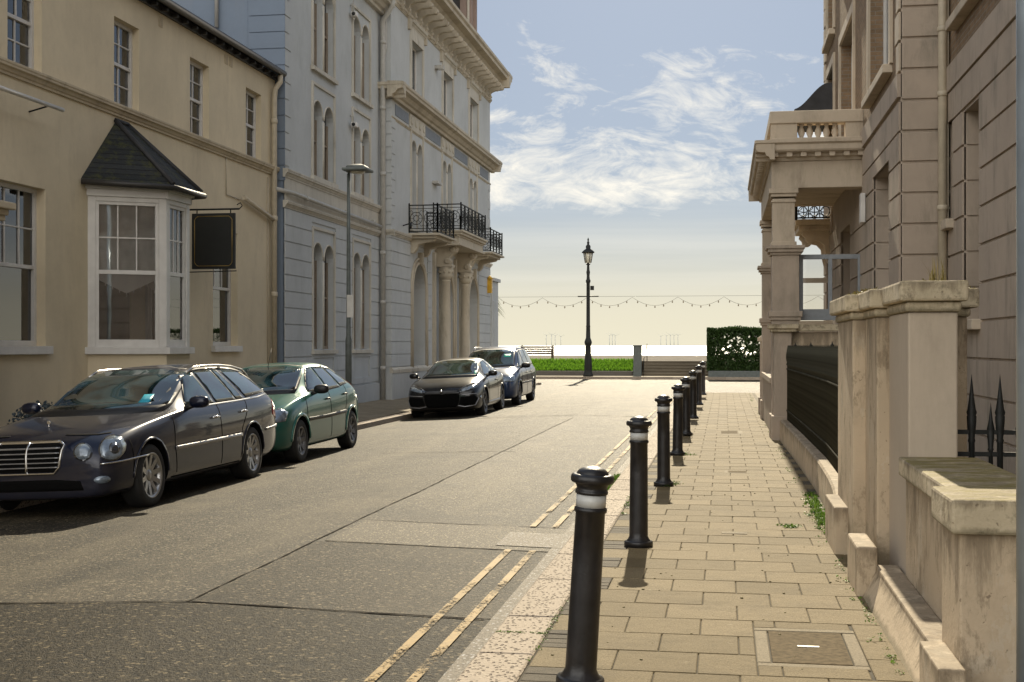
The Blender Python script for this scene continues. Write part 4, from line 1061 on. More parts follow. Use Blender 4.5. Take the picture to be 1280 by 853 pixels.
for k, (a, b, c, d) in enumerate(AR):
    holes.append(arch(a, b, c, d, 16)); dep = .55
    m = MB(); m.fbox(FB, a + .01, a + .1, c, d - .9, -dep + .02, -dep + .1); m.fbox(FB, b - .1, b - .01, c, d - .9, -dep + .02, -dep + .1); q = (a + b) / 2; m.fbox(FB, q - .04, q + .04, c, d, -dep + .02, -dep + .1); m.fbox(FB, a + .1, b - .1, (c + d) / 2 - .04, (c + d) / 2 + .04, -dep + .02, -dep + .098)
    wn = m.build('door' if k == 1 else 'arched_window', 'darkwood' if k == 1 else 'greytrim', gb)
    g = MB(); g.fbox(FB, a - .01, b + .01, c - .01, d + .01, -dep - .02, -dep + .004); g.build('panel' if k == 1 else 'blind', 'darkwood' if k == 1 else 'blind', wn)
    g = MB(); g.fbox(FB, a, b, (c + d) / 2 if k == 1 else c, d, -dep + .04, -dep + .045); g.build('pane', 'glass', wn)
    m = MB(); r = (b - a) / 2; cc = (a + b) / 2
    for rr_, t in ((r + .07, .06), (r + .22, .045)):
        pts = [FB.P(a - (rr_ - r), c if k != 1 else .1, .02)] + [FB.P(cc - rr_ * math.cos(PI * i / 16), d - r + rr_ * math.sin(PI * i / 16), .02) for i in range(17)] + [FB.P(b + (rr_ - r), c if k != 1 else .1, .02)]
        m.path(pts, t, 8)
    m.fbox(FB, cc - .10, cc + .10, d + .02, d + .42, -.02, .16)
    m.build('arch_moulding', 'stone', wn)
m = MB(); m.wall(FB, YAB, YB1, -.3, 13.2, holes, .6)
ex = [(a - .3, b + .3, c - .1, d + .5) for a, b, c, d in AR] + [(43.45, 48.6, .0, 5.2)]
rustic(m, FB, YAB + .02, YB1 - .02, 1.0, 5.0, .396, 4.146, ex, .028)
for y0 in (YAB + .02, YB1 - .5):
    for k in range(8):
        z = 5.55 + k * .396
        m.fbox(FB, y0, y0 + (.46 if k % 2 else .34), z + .015, z + .381, -.02, .024)
m.fbox(FB, YAB, YB1, -.3, .80, -.02, .055)
m.build('front_wall', 'greywall', gb)
FBs = Frame((0, YAB, 0), (-1, 0, 0), (0, -1, 0)); FBe = Frame((0, YB1, 0), (-1, 0, 0), (0, 1, 0))
m = MB(); m.wall(FBs, -XB, 22, -.3, 13.2, [], .1); rustic(m, FBs, -XB - .02, -XA + .02, 1.0, 9.1, .396, 4.146, [], .026); m.fbox(FBs, -XB - .05, -XA, -.3, .8, -.01, .05); m.build('end_wall', 'greywall', gb); m = MB()
m.wall(FBe, -XB, 22, -.3, 13.2, [], .1); rustic(m, FBe, -XB - .02, 21, 1.0, 5.0, .396, 4.146, [], .026)
m.build('end_wall', 'greywall', gb)
m = MB(); moulding(m, FB, YAB - .05, YB1 + .05, [(-.02, .80), (.08, .80), (.09, .90), (.04, .97), (-.02, .98)]); moulding(m, FB, YAB - .05, YB1 + .05, cornice_prof(5.02, 5.2, .12)); moulding(m, FBs, -XB - .12, -XA + .02, cornice_prof(5.02, 5.2, .12)); m.build('plinth_moulding', 'greytrim', gb)
# mid cornice with returns, frieze
m = MB()
moulding(m, FB, YAB - .35, YB1 + .45, cornice_prof(9.2, 9.66, .48)); moulding(m, FBs, -XB - .47, -XA + .4, cornice_prof(9.2, 9.659, .36)); moulding(m, FBe, -XB - .46, 15, cornice_prof(9.2, 9.659, .46))
moulding(m, FB, YAB, YB1, cornice_prof(8.60, 8.68, .05))
m.build('middle_cornice', 'stone', gb)
for a, b in ((38.5, 40.2), (42.55, 44.9), (47.3, 49.8), (52.4, 54.3)):
    m = MB(); m.fbox(FB, a, b, 8.78, 9.12, -.02, .018); m.build('frieze_panel', 'slateblue', gb)
for a, b in ((40.3, 42.45), (45.0, 47.2), (49.9, 52.3)):
    m = MB(); m.fbox(FB, a, b, 8.74, 9.16, -.02, .035)
    for k in range(4):
        u = a + .25 + (b - a - .5) * k / 3; m.lathe(FB.P(u, 8.95, .03), [(.13, 0), (.13, .03), (.08, .04), (.05, .02), (.0, .05)], 12, ax=(1, 0, 0))
    m.build('frieze_ornament', 'greytrim', gb)
# top cornice with scrolled brackets
m = MB(); moulding(m, FB, YAB - .75, YB1 + .85, cornice_prof(12.86, 13.5, .86)); moulding(m, FBe, -XB - .85, 16, cornice_prof(12.86, 13.499, .84)); moulding(m, FBs, -XB - .85, 16, cornice_prof(12.86, 13.499, .74))
moulding(m, FB, YAB, YB1, cornice_prof(12.18, 12.34, .10)); m.build('top_cornice', 'stone', gb)
def bracket(m, F, u, w_=.20, v0=12.22, v1=12.87, out=.70):
    pr = [(-.02, v0), (.10, v0), (.13, v0 + .08), (.10, v0 + .2), (.16, v0 + .32), (.34, v0 + .40), (out - .05, v0 + .42), (out, v0 + .48), (out, v0 + .56), (out - .08, v1), (-.02, v1)]
    moulding(m, F, u - w_ / 2, u + w_ / 2, pr)
    m.lathe(F.P(u - w_ / 2 - .02, v0 + .16, .10), [(.07, 0), (.07, w_ + .04)], 8, ax=tuple(F.u)); m.lathe(F.P(u - w_ / 2 - .02, v0 + .49, out - .08), [(.06, 0), (.06, w_ + .04)], 8, ax=tuple(F.u))
k = 0; y = YAB + .3
while y < YB1:
    m = MB(); bracket(m, FB, y); m.build('cornice_bracket', 'stone', gb); y += .80
for x in (10.4, 11.2, 12.0, 12.8):
    m = MB(); bracket(m, FBe, x); m.build('cornice_bracket', 'stone', gb)
# small pendants under the brackets next to windows
for a, b in B3:
    for u in (a - .35, b + .35): m = MB(); m.fbox(FB, u - .08, u + .08, 11.85, 12.2, -.01, .09); m.build('pendant', 'stone', gb)
m = MB(); m.box((XB - 11, YAB, 13.1), (XB + .3, YB1 + .3, 13.3)); m.build('flat_roof', 'slateplain', gb)
# attic tower
m = MB(); FT = LF(-10.25); m.wall(FT, 47.4, 52.9, 13.3, 18, [rect(48.0, 50.8, 14.0, 17.3)], .3); m.box((-14, 47.4, 13.3), (-10.6, 52.9, 18))
m.fbox(FT, 51.1, 51.3, 13.5, 18, -.02, .12); m.fbox(FT, 52.0, 52.2, 13.5, 18, -.02, .12); m.fbox(FT, 47.3, 53.0, 17.6, 18.1, -.02, .4)
at = m.build('attic_tower', 'redtower', gb)
m = MB(); m.fbox(FT, 47.9, 50.9, 13.9, 17.4, -.34, -.3); m.build('dark_opening', 'room', at)
m = MB(); m.tube(FT.P(48.0, 14.0, .05), FT.P(50.8, 14.0, .05), .05); m.fbox(FT, 50.8, 50.95, 13.9, 17.4, -.02, .06); m.build('sill', 'greytrim', at)
m = MB(); m.lathe((-9.9, 54.2, 13.5), [(.20, 0), (.20, .35), (.24, .38), (.24, .45), (.16, .5)], 8); m.build('chimney_pot', 'stone', gb)
# pipes on the side of wing B
m = MB(); m.path([(XB - .14, YAB - .08, 13.0), (XB - .14, YAB - .08, 10.7), (XB - .20, YAB - .10, 10.45), (XA + .10, YAB - .12, 10.35), (XA + .06, YAB - .12, 9.9)], .05, 8); m.path([(XA + .05, YAB - .2, 12.4), (XB - .1, YAB - .3, 12.6), (XB + .1, YAB - .35, 12.5)], .06, 8); m.build('side_pipe', 'greypipe', gb)
# balconies
def iron_panel(m, F, u0, u1, v0, v1, n=0, rings=None):
    h = v1 - v0
    m.fbox(F, u0, u1, v1 - .035, v1, n - .02, n + .02); m.fbox(F, u0, u1, v0, v0 + .03, n - .012, n + .012); m.fbox(F, u0, u1, v1 - .14, v1 - .12, n - .008, n + .008); m.fbox(F, u0, u1, v0 + .10, v0 + .12, n - .008, n + .008)
    k = max(2, round((u1 - u0) / .095))
    cx = [u0 + (u1 - u0) * (j + .5) / max(1, round((u1 - u0) / .62)) for j in range(max(1, round((u1 - u0) / .62)))]
    for i in range(k + 1):
        u = u0 + (u1 - u0) * i / k
        lo, hi = v0, v1 - .03
        if any(abs(u - c) < .19 for c in cx): continue
        m.fbox(F, u - .011, u + .011, lo, hi, n - .0105, n + .0105)
    for c in cx:
        vc = (v0 + v1) / 2; P_ = lambda a, r: F.P(c + r * math.cos(a), vc + r * math.sin(a), n)
        for r in (.20, .09): m.path([P_(2 * PI * i / 16, r) for i in range(17)], .011, 5, caps=False)
        for a in range(8): m.tube(P_(a * PI / 4, .09), P_(a * PI / 4, .20), .008, n=4)
        for sx in (-1, 1):
            for sz in (-1, 1): m.path([F.P(c + sx * .10, vc + sz * .18, n), F.P(c + sx * .16, vc + sz * .26, n), F.P(c + sx * .22, vc + sz * .22, n)], .008, 4)
    for u in (u0, u1): m.fbox(F, u - .022, u + .022, v0 - .02, v1 + .05, n - .022, n + .022)
def balcony(y0, y1, z, out, thick=False):
    b = empty('balcony', (XB, (y0 + y1) / 2, z)); b.parent = gb; b.location = (XB - XA, (y0 + y1) / 2 - 40, z)
    FN = Frame((XB, y0, 0), (1, 0, 0), (0, -1, 0)); FF = Frame((XB, y1, 0), (1, 0, 0), (0, 1, 0)); FO = Frame((XB + out, 0, 0), (0, 1, 0), (1, 0, 0))
    m = MB(); m.box((XB - .02, y0 - .07, z - .07), (XB + out + .09, y1 + .07, z)); 
    if thick:
        m.box((XB - .02, y0 - .02, z - .16), (XB + out + .03, y1 + .02, z - .07)); m.box((XB - .02, y0 + .08, z - .45), (XB + out - .08, y1 - .08, z - .16)); m.box((XB - .02, y0 + .02, z - .53), (XB + out - .02, y1 - .02, z - .45))
        for i in range(int((y1 - y0) / .16)): m.box((XB + out - .09, y0 + .1 + i * .16, z - .23), (XB + out - .03, y0 + .18 + i * .16, z - .162))
        for i in range(int((out) / .16)): m.box((XB + .05 + i * .16, y0 + .02, z - .23), (XB + .13 + i * .16, y0 + .079, z - .162))
    else:
        m.box((XB - .02, y0 + .06, z - .16), (XB + out - .06, y1 - .06, z - .07))
        F0 = LF(XB)
        for u in (y0 + .35, y1 - .35, ):
            moulding(m, F0, u - .12, u + .12, [(-.02, z - .62), (.10, z - .62), (.2, z - .5), (.24, z - .36), (.4, z - .3), (out - .2, z - .24), (out - .12, z - .16), (-.02, z - .16)])
    m.build('slab', 'stone', b, bevel=.01)
    m = MB(); iron_panel(m, FN, .02, out, z + .04, z + .92); m.build('side_railing', 'iron', b)
    m = MB(); iron_panel(m, FF, .02, out, z + .04, z + .92); m.build('side_railing', 'iron', b)
    m = MB(); iron_panel(m, FO, y0, y1, z + .04, z + .92); m.build('front_railing', 'iron', b)
balcony(40.25, 42.75, 5.27, .95); balcony(49.75, 52.4, 5.35, .95); balcony(43.75, 48.35, 5.68, 1.0, True)
# entrance columns with scrolled consoles
for yc in (44.3, 47.75):
    m = MB(); X = XB + .34
    m.box((X - .24, yc - .24, -.1), (X + .24, yc + .24, .85)); m.lathe((X, yc, .85), [(.24, 0), (.24, .06), (.21, .1), (.22, .16), (.185, .2), (.175, 1.6), (.155, 3.05), (.18, 3.08), (.16, 3.12)], 20)
    cl_ = m.build('entrance_column', 'stone', gb)
    m = MB(); m.lathe((X, yc, 3.95), [(.16, 0), (.19, .1), (.26, .16), (.21, .22), (.28, .34), (.24, .38), (.30, .46)], 12); m.box((X - .27, yc - .27, 4.42), (X + .27, yc + .27, 4.5))
    for a in range(8):
        t = a * PI / 4; m.lathe((X + .23 * math.cos(t), yc + .23 * math.sin(t), 4.18), [(.0, 0), (.06, .05), (.05, .12), (0, .15)], 6)
    m.build('capital', 'stone', cl_)
    m = MB(); F0 = LF(XB); moulding(m, F0, yc - .2, yc + .2, [(-.02, 4.5), (.5, 4.5), (.56, 4.62), (.5, 4.74), (.58, 4.86), (.72, 4.95), (.78, 5.06), (.74, 5.16), (-.02, 5.16)])
    for s_ in (-1, 1): m.lathe(F0.P(yc + s_ * .2, 4.62, .44), [(.11, 0), (.11, .03), (.06, .05), (.0, .03)], 10, ax=(0, s_, 0)); m.lathe(F0.P(yc + s_ * .2, 5.02, .62), [(.10, 0), (.10, .03), (.05, .05), (.0, .03)], 10, ax=(0, s_, 0))
    m.build('console', 'stone', cl_)
for yc in (43.75, 48.3, 44.8, 47.3): m = MB(); m.fbox(FB, yc - .11, yc + .11, .1, 4.9, -.02, .10); m.build('pilaster', 'stone', gb)
m = MB(); m.box((XB - .5, 44.8, -.1), (XB + .4, 47.2, .12)); m.build('doorstep', 'stone', gb)
# annex at the far end
m = MB(); FX = LF(-9.95); m.box((-16, YB1 + .01, -.3), (-9.95, 56.3, 4.45)); m.box((-16, YB1 + .01, 4.45), (-9.85, 56.4, 4.6)); m.fbox(FX, YB1 + .3, 55.9, .3, 3.6, -.01, .03); m.build('annex', 'greywall', gb, bevel=.01)
m = MB(); m.box((XB + .02, 54.0, 3.9), (XB + .22, 54.2, 4.5)); m.lathe((XB + .12, 54.1, 4.5), [(.16, 0), (.02, .15)], 6); tag(m.build('wall_lantern', 'yellow'), 'small yellow lantern on the far corner of the grey building', 'lantern')
# cctv cameras and floodlights
def cctv(y, z, lab):
    e = empty('security_camera', (XA, y, z), lab, 'camera', 'security cameras on the grey wall')
    m = MB(); m.tube((XA, y, z + .25), (XA + .1, y, z + .25), .02); m.tube((XA + .1, y, z + .45), (XA + .1, y, z), .018); m.build('bracket', 'greypipe', e)
    m = MB(); m.box((XA + .05, y - .12, z - .08), (XA + .22, y + .10, z + .06)); m.build('housing', 'white', e, bevel=.02)
    m = MB(); m.lathe((XA + .14, y - .12, z - .01), [(.05, 0), (.05, .03), (.0, .035)], 12, ax=(0, -1, 0)); m.build('lens', 'blackplastic', e)
cctv(34.75, 10.95, 'upper security camera, beside the top twin window of the grey wing'); cctv(34.75, 7.85, 'lower security camera, below the upper one on the grey wing')
m = MB(); m.box((XB, 44.0, 11.4), (XB + .25, 44.35, 11.52)); m.box((XB + .12, 44.02, 11.36), (XB + .32, 44.2, 11.5)); tag(m.build('floodlight', 'greypipe', bevel=.01), 'small floodlight on the upper wall of the grey building between the top windows', 'floodlight')
m = MB(); m.box((XB, 43.6, 7.3), (XB + .22, 44.3, 7.4)); tag(m.build('floodlight_bar', 'greypipe', bevel=.01), 'floodlight bar on the grey wall above the near balcony', 'floodlight')
m = MB(); m.tube((XB, 39.5, 5.45), (XB + .3, 39.3, 5.5), .02); m.tube((XB + .3, 39.3, 5.5), (XB + .35, 39.1, 5.35), .04); tag(m.build('wall_spotlight', 'iron'), 'little black spotlight on a bracket beside the near balcony', 'spotlight')
# slim street lamp
e = empty('street_light', (-8.6, 28.7, 0), 'slim grey street light with a flat head in front of the grey wing', 'street light')
m = MB(); m.lathe((-8.6, 28.7, -.12), [(.075, 0), (.075, 1.9), (.055, 2.0), (.045, 4.0), (.038, 5.75)], 12); m.build('column', 'postgrey', e)
m = MB(); m.path([(-8.6, 28.7, 5.62), (-8.58, 28.7, 5.72), (-8.4, 28.7, 5.76)], .03, 6); m.build('arm', 'postgrey', e)
m = MB(); m.box((-8.68, 28.4, 5.68), (-8.08, 29.0, 5.75)); m.lathe((-8.38, 28.7, 5.75), [(.33, 0), (.30, .05), (.12, .10), (.0, .11)], 4, phase=PI / 4); m.build('lamp_head', 'postgrey', e, bevel=.02)
m = MB(); m.lathe((-8.38, 28.7, 5.62), [(.10, 0), (.20, .06)], 10); m.build('lens', 'lampcl', e)
m = MB(); m.box((-8.545, 28.55, 2.32), (-8.535, 28.80, 2.80)); 
m2 = MB(); m2.box((-8.62, 28.63, 2.30), (-8.47, 28.645, 2.82)); tag(m2.build('parking_sign', 'white', bevel=.002), 'small white blank parking plate fixed to the slim street light', 'sign')

# ------------------------------------------------------------------ right-hand building
def RF(x): return Frame((x, 0, 0), (0, 1, 0), (-1, 0, 0))
def NF(y): return Frame((0, y, 0), (1, 0, 0), (0, -1, 0))
XR, XP = 3.05, 2.42
YR = 18.4; YRE = 32.0
rb = empty('beige_building', (XR, 18, 0), 'tall beige stuccoed and brown brick building with a portico, filling the right side', 'building')
FR, FP, FQ = RF(XR), RF(XP), NF(YR)
def jamb(m, y, x0, x1, z0, z1, step, base): rustic(m, NF(y), x0, x1, z0, z1, step, base, [], .022, .028)
def rwin(F, u0, u1, v0, v1, dep, sill=True, cols=1, smat='righttrim', blind='darkcurtain'):
    m = MB(); n = -dep; f = .09
    m.fbox(F, u0, u0 + f, v0, v1, n, n + .08); m.fbox(F, u1 - f, u1, v0, v1, n, n + .08); m.fbox(F, u0 + f, u1 - f, v0, v0 + f, n, n + .079); m.fbox(F, u0 + f, u1 - f, v1 - f, v1, n, n + .079)
    vm = (v0 + v1) / 2; m.fbox(F, u0 + f, u1 - f, vm - .035, vm + .035, n, n + .07)
    for i in range(1, cols): x = u0 + (u1 - u0) * i / cols; m.fbox(F, x - .03, x + .03, v0 + f, v1 - f, n + .005, n + .065)
    w_ = m.build('window', 'white', rb, bevel=.004, seg=1)
    g = MB(); g.fbox(F, u0 + .02, u1 - .02, v0 + .02, v1 - .02, n + .03, n + .036); g.build('pane', 'glass', w_)
    g = MB(); g.fbox(F, u0, u1, v0, v1, n - .12, n - .10); g.build('blind', blind, w_)
    if sill: g = MB(); g.fbox(F, u0 - .10, u1 + .10, v0 - .13, v0 - .002, -dep + .02, .13); g.build('window_sill', smat, w_, bevel=.012)
W1 = (16.1, 17.2, 1.97, 4.65); W2 = (17.92, 18.33, 3.35, 4.70)
near = [(11.2, 12.7, 1.97, 4.65), (6.0, 7.5, 1.97, 4.65)]
lower = [W1, W2] + near
m = MB(); m.wall(FR, -2, YR, -.3, 5.44, [rect(*h) for h in lower], .5)
rustic(m, FR, -2, YR - .02, .2, 5.08, .455, 4.22, lower, .028, .034)
m.fbox(FR, -2, YR - .01, 5.10, 5.44, -.02, .05)
m.build('lower_wall', 'rightwall', rb)
m = MB(); jamb(m, 17.2, XR + .03, XR + .38, 1.97, 4.65, .455, 4.22); m.build('window_jamb', 'rightwall', rb)
m = MB(); jamb(m, 18.33, XR + .03, XR + .38, 3.35, 4.7, .455, 4.22); m.build('window_jamb', 'rightwall', rb)
rwin(FR, *W1, .42); rwin(FR, *W2, .42)
for h in near: rwin(FR, *h, .42)
UP = [(14.9, 17.75, 5.98, 9.2), (9.5, 12.3, 5.98, 9.2)]
m = MB(); m.wall(FR, -2, YR, 5.44, 13.5, [rect(*h) for h in UP], .3, n=-.012); m.build('brick_wall', 'brownbrick', rb)
for h in UP: rwin(FR, *h, .14, cols=2)
# return with quoins
m = MB(); m.wall(FQ, XP, XR + .02, -.3, 13.5, [], .1)
rustic(m, FQ, XP + .012, XR - .0, .1, 13.4, .43, 3.755, [], .028, .04)
m.build('return_wall', 'rightwall', rb, bevel=.006, seg=1)
# projecting part
DW = (19.5, 21.6, .6, 4.38); DR = (25.4, 27.4, .9, 4.0)
WF = (30.1, 31.2, 1.9, 3.9)
m = MB(); m.wall(FP, YR, YRE, -.3, 5.10, [rect(*DW), rect(*DR), rect(*WF)], .45)
rustic(m, FP, YR + .0, YRE - .0, .2, 5.06, .43, 3.755, [DW, DR, WF, (23.2, 29.7, 4.2, 5.2)], .028, .036)
m.fbox(FP, YR, YRE, 5.10, 5.42, -.02, .05)
m.build('porch_side_wall', 'rightwall', rb)
m = MB(); jamb(m, 21.6, XP + .03, XP + .30, .6, 4.38, .43, 3.755); m.build('window_jamb', 'rightwall', rb)
rwin(FP, *DW, .34, sill=False); 
m = MB(); m.fbox(FP, *DR, -.32, -.26)
for a in (0, 1): m.fbox(FP, 25.5 + a * .95, 26.35 + a * .95, 1.0, 2.2, -.26, -.24); m.fbox(FP, 25.5 + a * .95, 26.35 + a * .95, 2.4, 3.8, -.26, -.24)
m.build('porch_door', 'darkwood', rb)
rwin(FP, *WF, .2)
PW = [(19.5, 22.25, 5.78, 9.4), (24.9, 27.7, 5.5, 7.95), (29.3, 31.1, 5.5, 7.95), (29.3, 31.1, 8.7, 11.4), (24.9, 27.7, 9.3, 12.0)]
m = MB(); m.wall(FP, YR, YRE, 5.42, 13.5, [rect(*h) for h in PW], .38, n=-.012); m.build('upper_brick_wall', 'brownbrick', rb)
for side in (0, 1):
    m = MB(); z = 5.44; k = 0
    while z < 13.3:
        L = .42 if k % 2 else .30; a_ = (YR, YR + L) if side == 0 else (YRE - L, YRE); m.fbox(FP, a_[0], a_[1], z + .02, z + .41, -.02, .03); z += .43; k += 1
    m.build('quoins', 'righttrim', rb, bevel=.006, seg=1)
for h in PW:
    rwin(FP, *h, .30, cols=2, sill=h[2] > 5.6, blind='curtain')
    m = MB(); m.fbox(FP, h[0] - .16, h[0] - .001, h[2], h[3] + .2, -.03, .035); m.fbox(FP, h[1] + .001, h[1] + .16, h[2], h[3] + .2, -.03, .035); m.fbox(FP, h[0], h[1], h[3] + .001, h[3] + .2, -.03, .034); m.build('architrave', 'righttrim', rb)
m = MB(); m.box((XP, YRE - .01, -.3), (14, YRE + .02, 13.5)); m.box((XR + .52, -2, -.3), (14, YRE - .02, 13.5)); m.box((XP + .47, YR + .12, -.3), (XR + .6, YRE - .02, 13.5)); m.build('building_core', 'rightwall', rb)
m = MB(); m.box((XP - .02, YR - .0, 13.5), (14, YRE + .4, 13.9)); m.box((XR - .3, -2, 13.5), (14, YR, 13.9)); moulding(m, FP, YR, YRE + .3, cornice_prof(13.2, 13.9, .5)); m.build('parapet', 'righttrim', rb)
# drainpipes
m = MB(); m.path([(2.955, 18.27, 13.4), (2.955, 18.27, .0)], .060, 14)
for z in (5.06, 5.95, 3.5, 1.9, 7.4): m.lathe((2.955, 18.27, z), [(.066, 0), (.074, .01), (.074, .06), (.066, .07)], 14); m.box((2.93, 18.27, z + .02), (3.05, 18.40, z + .045))
m.path([(3.03, 18.30, 7.0), (3.03, 18.30, .2)], .016, 6)
m.build('drainpipe', 'pipe', rb)
m = MB(); m.box((2.30, 22.5, 3.75), (2.38, 22.75, 4.25)); m.build('meter_box', 'white', rb, bevel=.01)
# portico
po = empty('portico', (0, 0, 0)); po.parent = rb; po.location = (1.6 - XR, 26.4 - 18, 0)
X0, Y0, Y1 = .845, 23.28, 29.65
def pier(name, y, full=True):
    m = MB(); yb = y + .48
    m.box((X0, y, -.1), (X0 + .475, yb, 3.26)); m.box((X0 - .035, y - .035, 0), (X0 + .51, yb + .035, .42))
    for a, b, o in ((2.10, 2.16, .03), (2.16, 2.26, .055), (3.26, 3.31, .03), (3.31, 3.37, .07), (3.37, 3.43, .10)): m.box((X0 - o, y - o, a), (X0 + .475 + o, yb + o, b))
    m.build(name, 'rightwall', po, bevel=.008)
    m = MB(); m.box((X0 + .01, y + .03, 3.43), (X0 + .40, yb - .03, 4.27)); m.box((X0 - .02, y, 3.43), (X0 + .43, yb, 3.50))
    for a, b, o in ((4.20, 4.24, .02), (4.30, 4.36, .03), (4.36, 4.45, .06)): m.box((X0 + .01 - o, y + .03 - o, a), (X0 + .40 + o, yb - .03 + o, b))
    m.build('column', 'righttrim', po, bevel=.008)
pier('pedestal', Y0); pier('pedestal', Y1 - .48)
m = MB()
m.box((X0 - .01, Y0, 4.45), (XP + .01, Y0 + .42, 4.93)); m.box((X0 - .01, Y1 - .42, 4.79), (XP + .01, Y1, 4.93)); m.box((X0 - .01, Y1 - .45, 4.45), (X0 + .41, Y1, 4.789)); m.box((X0 - .01, Y0 + .42, 4.45), (X0 + .41, Y1 - .45, 4.93)); m.box((X0 + .41, Y0 + .42, 4.80), (XP, Y1 - .42, 4.92))
m.build('entablature', 'righttrim', po, bevel=.01)
m = MB(); FN_ = NF(Y0); FS_ = RF(X0 - .01); FE_ = Frame((0, Y1, 0), (1, 0, 0), (0, 1, 0))
prf = [(-.05, 4.93), (.03, 4.93), (.05, 4.98), (.10, 5.00), (.12, 5.06), (.24, 5.07), (.26, 5.10), (.26, 5.19), (.30, 5.22), (.30, 5.27), (-.05, 5.28)]
moulding(m, FN_, X0 - .29, XP + .005, prf); moulding(m, FE_, X0 - .29, XP + .005, prf); moulding(m, FS_, Y0 - .28, Y1 + .28, [(a, b - .002) for a, b in prf]); m.box((X0, Y0, 4.94), (XP, Y1, 5.26))
m.build('cornice', 'righttrim', po)
m = MB()
for i in range(7): x = X0 + .0 + i * .245; m.box((x, Y0 - .20, 4.985), (x + .10, Y0 - .02, 5.068))
for i in range(26): y = Y0 + i * .245; m.box((X0 - .21, y, 4.985), (X0 - .02, y + .10, 5.068))
m.box((X0 - .205, Y0 - .195, 5.055), (XP, Y0 - .02, 5.066)); m.box((X0 - .204, Y0 - .194, 5.0551), (X0 - .02, Y1, 5.0661)); m.build('dentils', 'righttrim', po)
def balustrade(ax):
    pass
m = MB()
m.box((X0 - .02, Y0 - .0, 5.27), (X0 + .44, Y0 + .36, 5.80)); m.box((XP - .30, Y0 + .0, 5.27), (XP, Y0 + .30, 5.80)); m.box((X0 - .02, Y1 - .36, 5.27), (X0 + .44, Y1, 5.80)); m.box((X0 - .02, (Y0 + Y1) / 2 - .2, 5.27), (X0 + .30, (Y0 + Y1) / 2 + .2, 5.80))
m.box((X0 - .04, Y0 - .03, 5.27), (XP, Y0 + .30, 5.34)); m.box((X0 - .04, Y0 + .3, 5.27), (X0 + .28, Y1 + .02, 5.339)); m.box((X0 + .28, Y1 - .3, 5.27), (XP, Y1 + .02, 5.341))
m.build('parapet_pier', 'righttrim', po, bevel=.008)
m = MB(); m.box((X0 - .04, Y0 - .03, 5.60), (XP, Y0 + .28, 5.80 + .02)); m.box((X0 - .04, Y0 + .28, 5.60), (X0 + .28, Y1 + .02, 5.819)); m.box((X0 + .28, Y1 - .28, 5.60), (XP, Y1 + .02, 5.821)); m.build('top_rail', 'righttrim', po, bevel=.012)
bp = [(.055, 0), (.055, .02), (.035, .03), (.062, .10), (.050, .15), (.028, .21), (.040, .235), (.05, .26)]
m0 = MB(); m0.lathe((0, 0, 0), bp, 12); proto = m0.build('baluster', 'righttrim', po); first = True
def bal(x, y):
    global first
    if first: o = proto; first = False
    else: o = proto.copy(); COL.objects.link(o); o.parent = po
    o.location = (x - 1.6, y - 26.4, 5.34)
proto.data.transform(Matrix.Translation((1.6, 26.4, 0)))
for i in range(5): bal(X0 + .52 + i * .145, Y0 + .14)
for i in range(19): bal(X0 + .12, Y0 + .46 + i * .15)
for i in range(19): bal(X0 + .12, Y0 + 3.5 + i * .145)
for i in range(5): bal(X0 + .52 + i * .145, Y1 - .14)
# screens between the porch piers
def screen(y, x0, x1, z0, z1, lab):
    m = MB(); F = NF(y); f = .065
    m.fbox(F, x0, x0 + f * 1.1, z0, z1, -.03, .03); m.fbox(F, x1 - f, x1, z0, z1, -.03, .03); m.fbox(F, x0 + f * 1.1, x1 - f, z1 - f * 1.3, z1, -.03, .029); m.fbox(F, x0 + f * 1.1, x1 - f, z0, z0 + .2, -.03, .029); xm = x0 + (x1 - x0) * .50; m.fbox(F, xm - .035, xm + .035, z0 + .2, z1 - f * 1.3, -.028, .028)
    w_ = m.build('glazed_screen', 'greyframe', po, bevel=.005); g = MB(); g.fbox(F, x0 + f, x1 - f, z0 + .18, z1 - f, -.004, .004); g.build('pane', 'clearglass', w_)
screen(23.55, 1.33, 2.42, 2.10, 3.28, '')
m = MB(); F = NF(29.4); m.fbox(F, 1.33, 2.42, 3.05, 3.16, -.03, .03); m.fbox(F, 1.62, 1.69, 1.9, 3.05, -.03, .03); m.fbox(F, 1.33, 2.42, 1.8, 2.2, -.04, .04); m.build('far_screen', 'righttrim', po, bevel=.005)
m = MB(); m.box((X0 + .02, Y0 + .5, -.1), (X0 + .36, Y1 - .5, 1.05)); m.box((X0 - .02, Y0 + .5, .95), (X0 + .40, Y1 - .5, 1.06)); m.build('dwarf_wall', 'rightwall', po, bevel=.01)
m = MB(); m.box((X0 + .36, Y0 + .1, -.1), (XP, Y1 - .1, .75)); m.build('porch_floor', 'slabl', po)
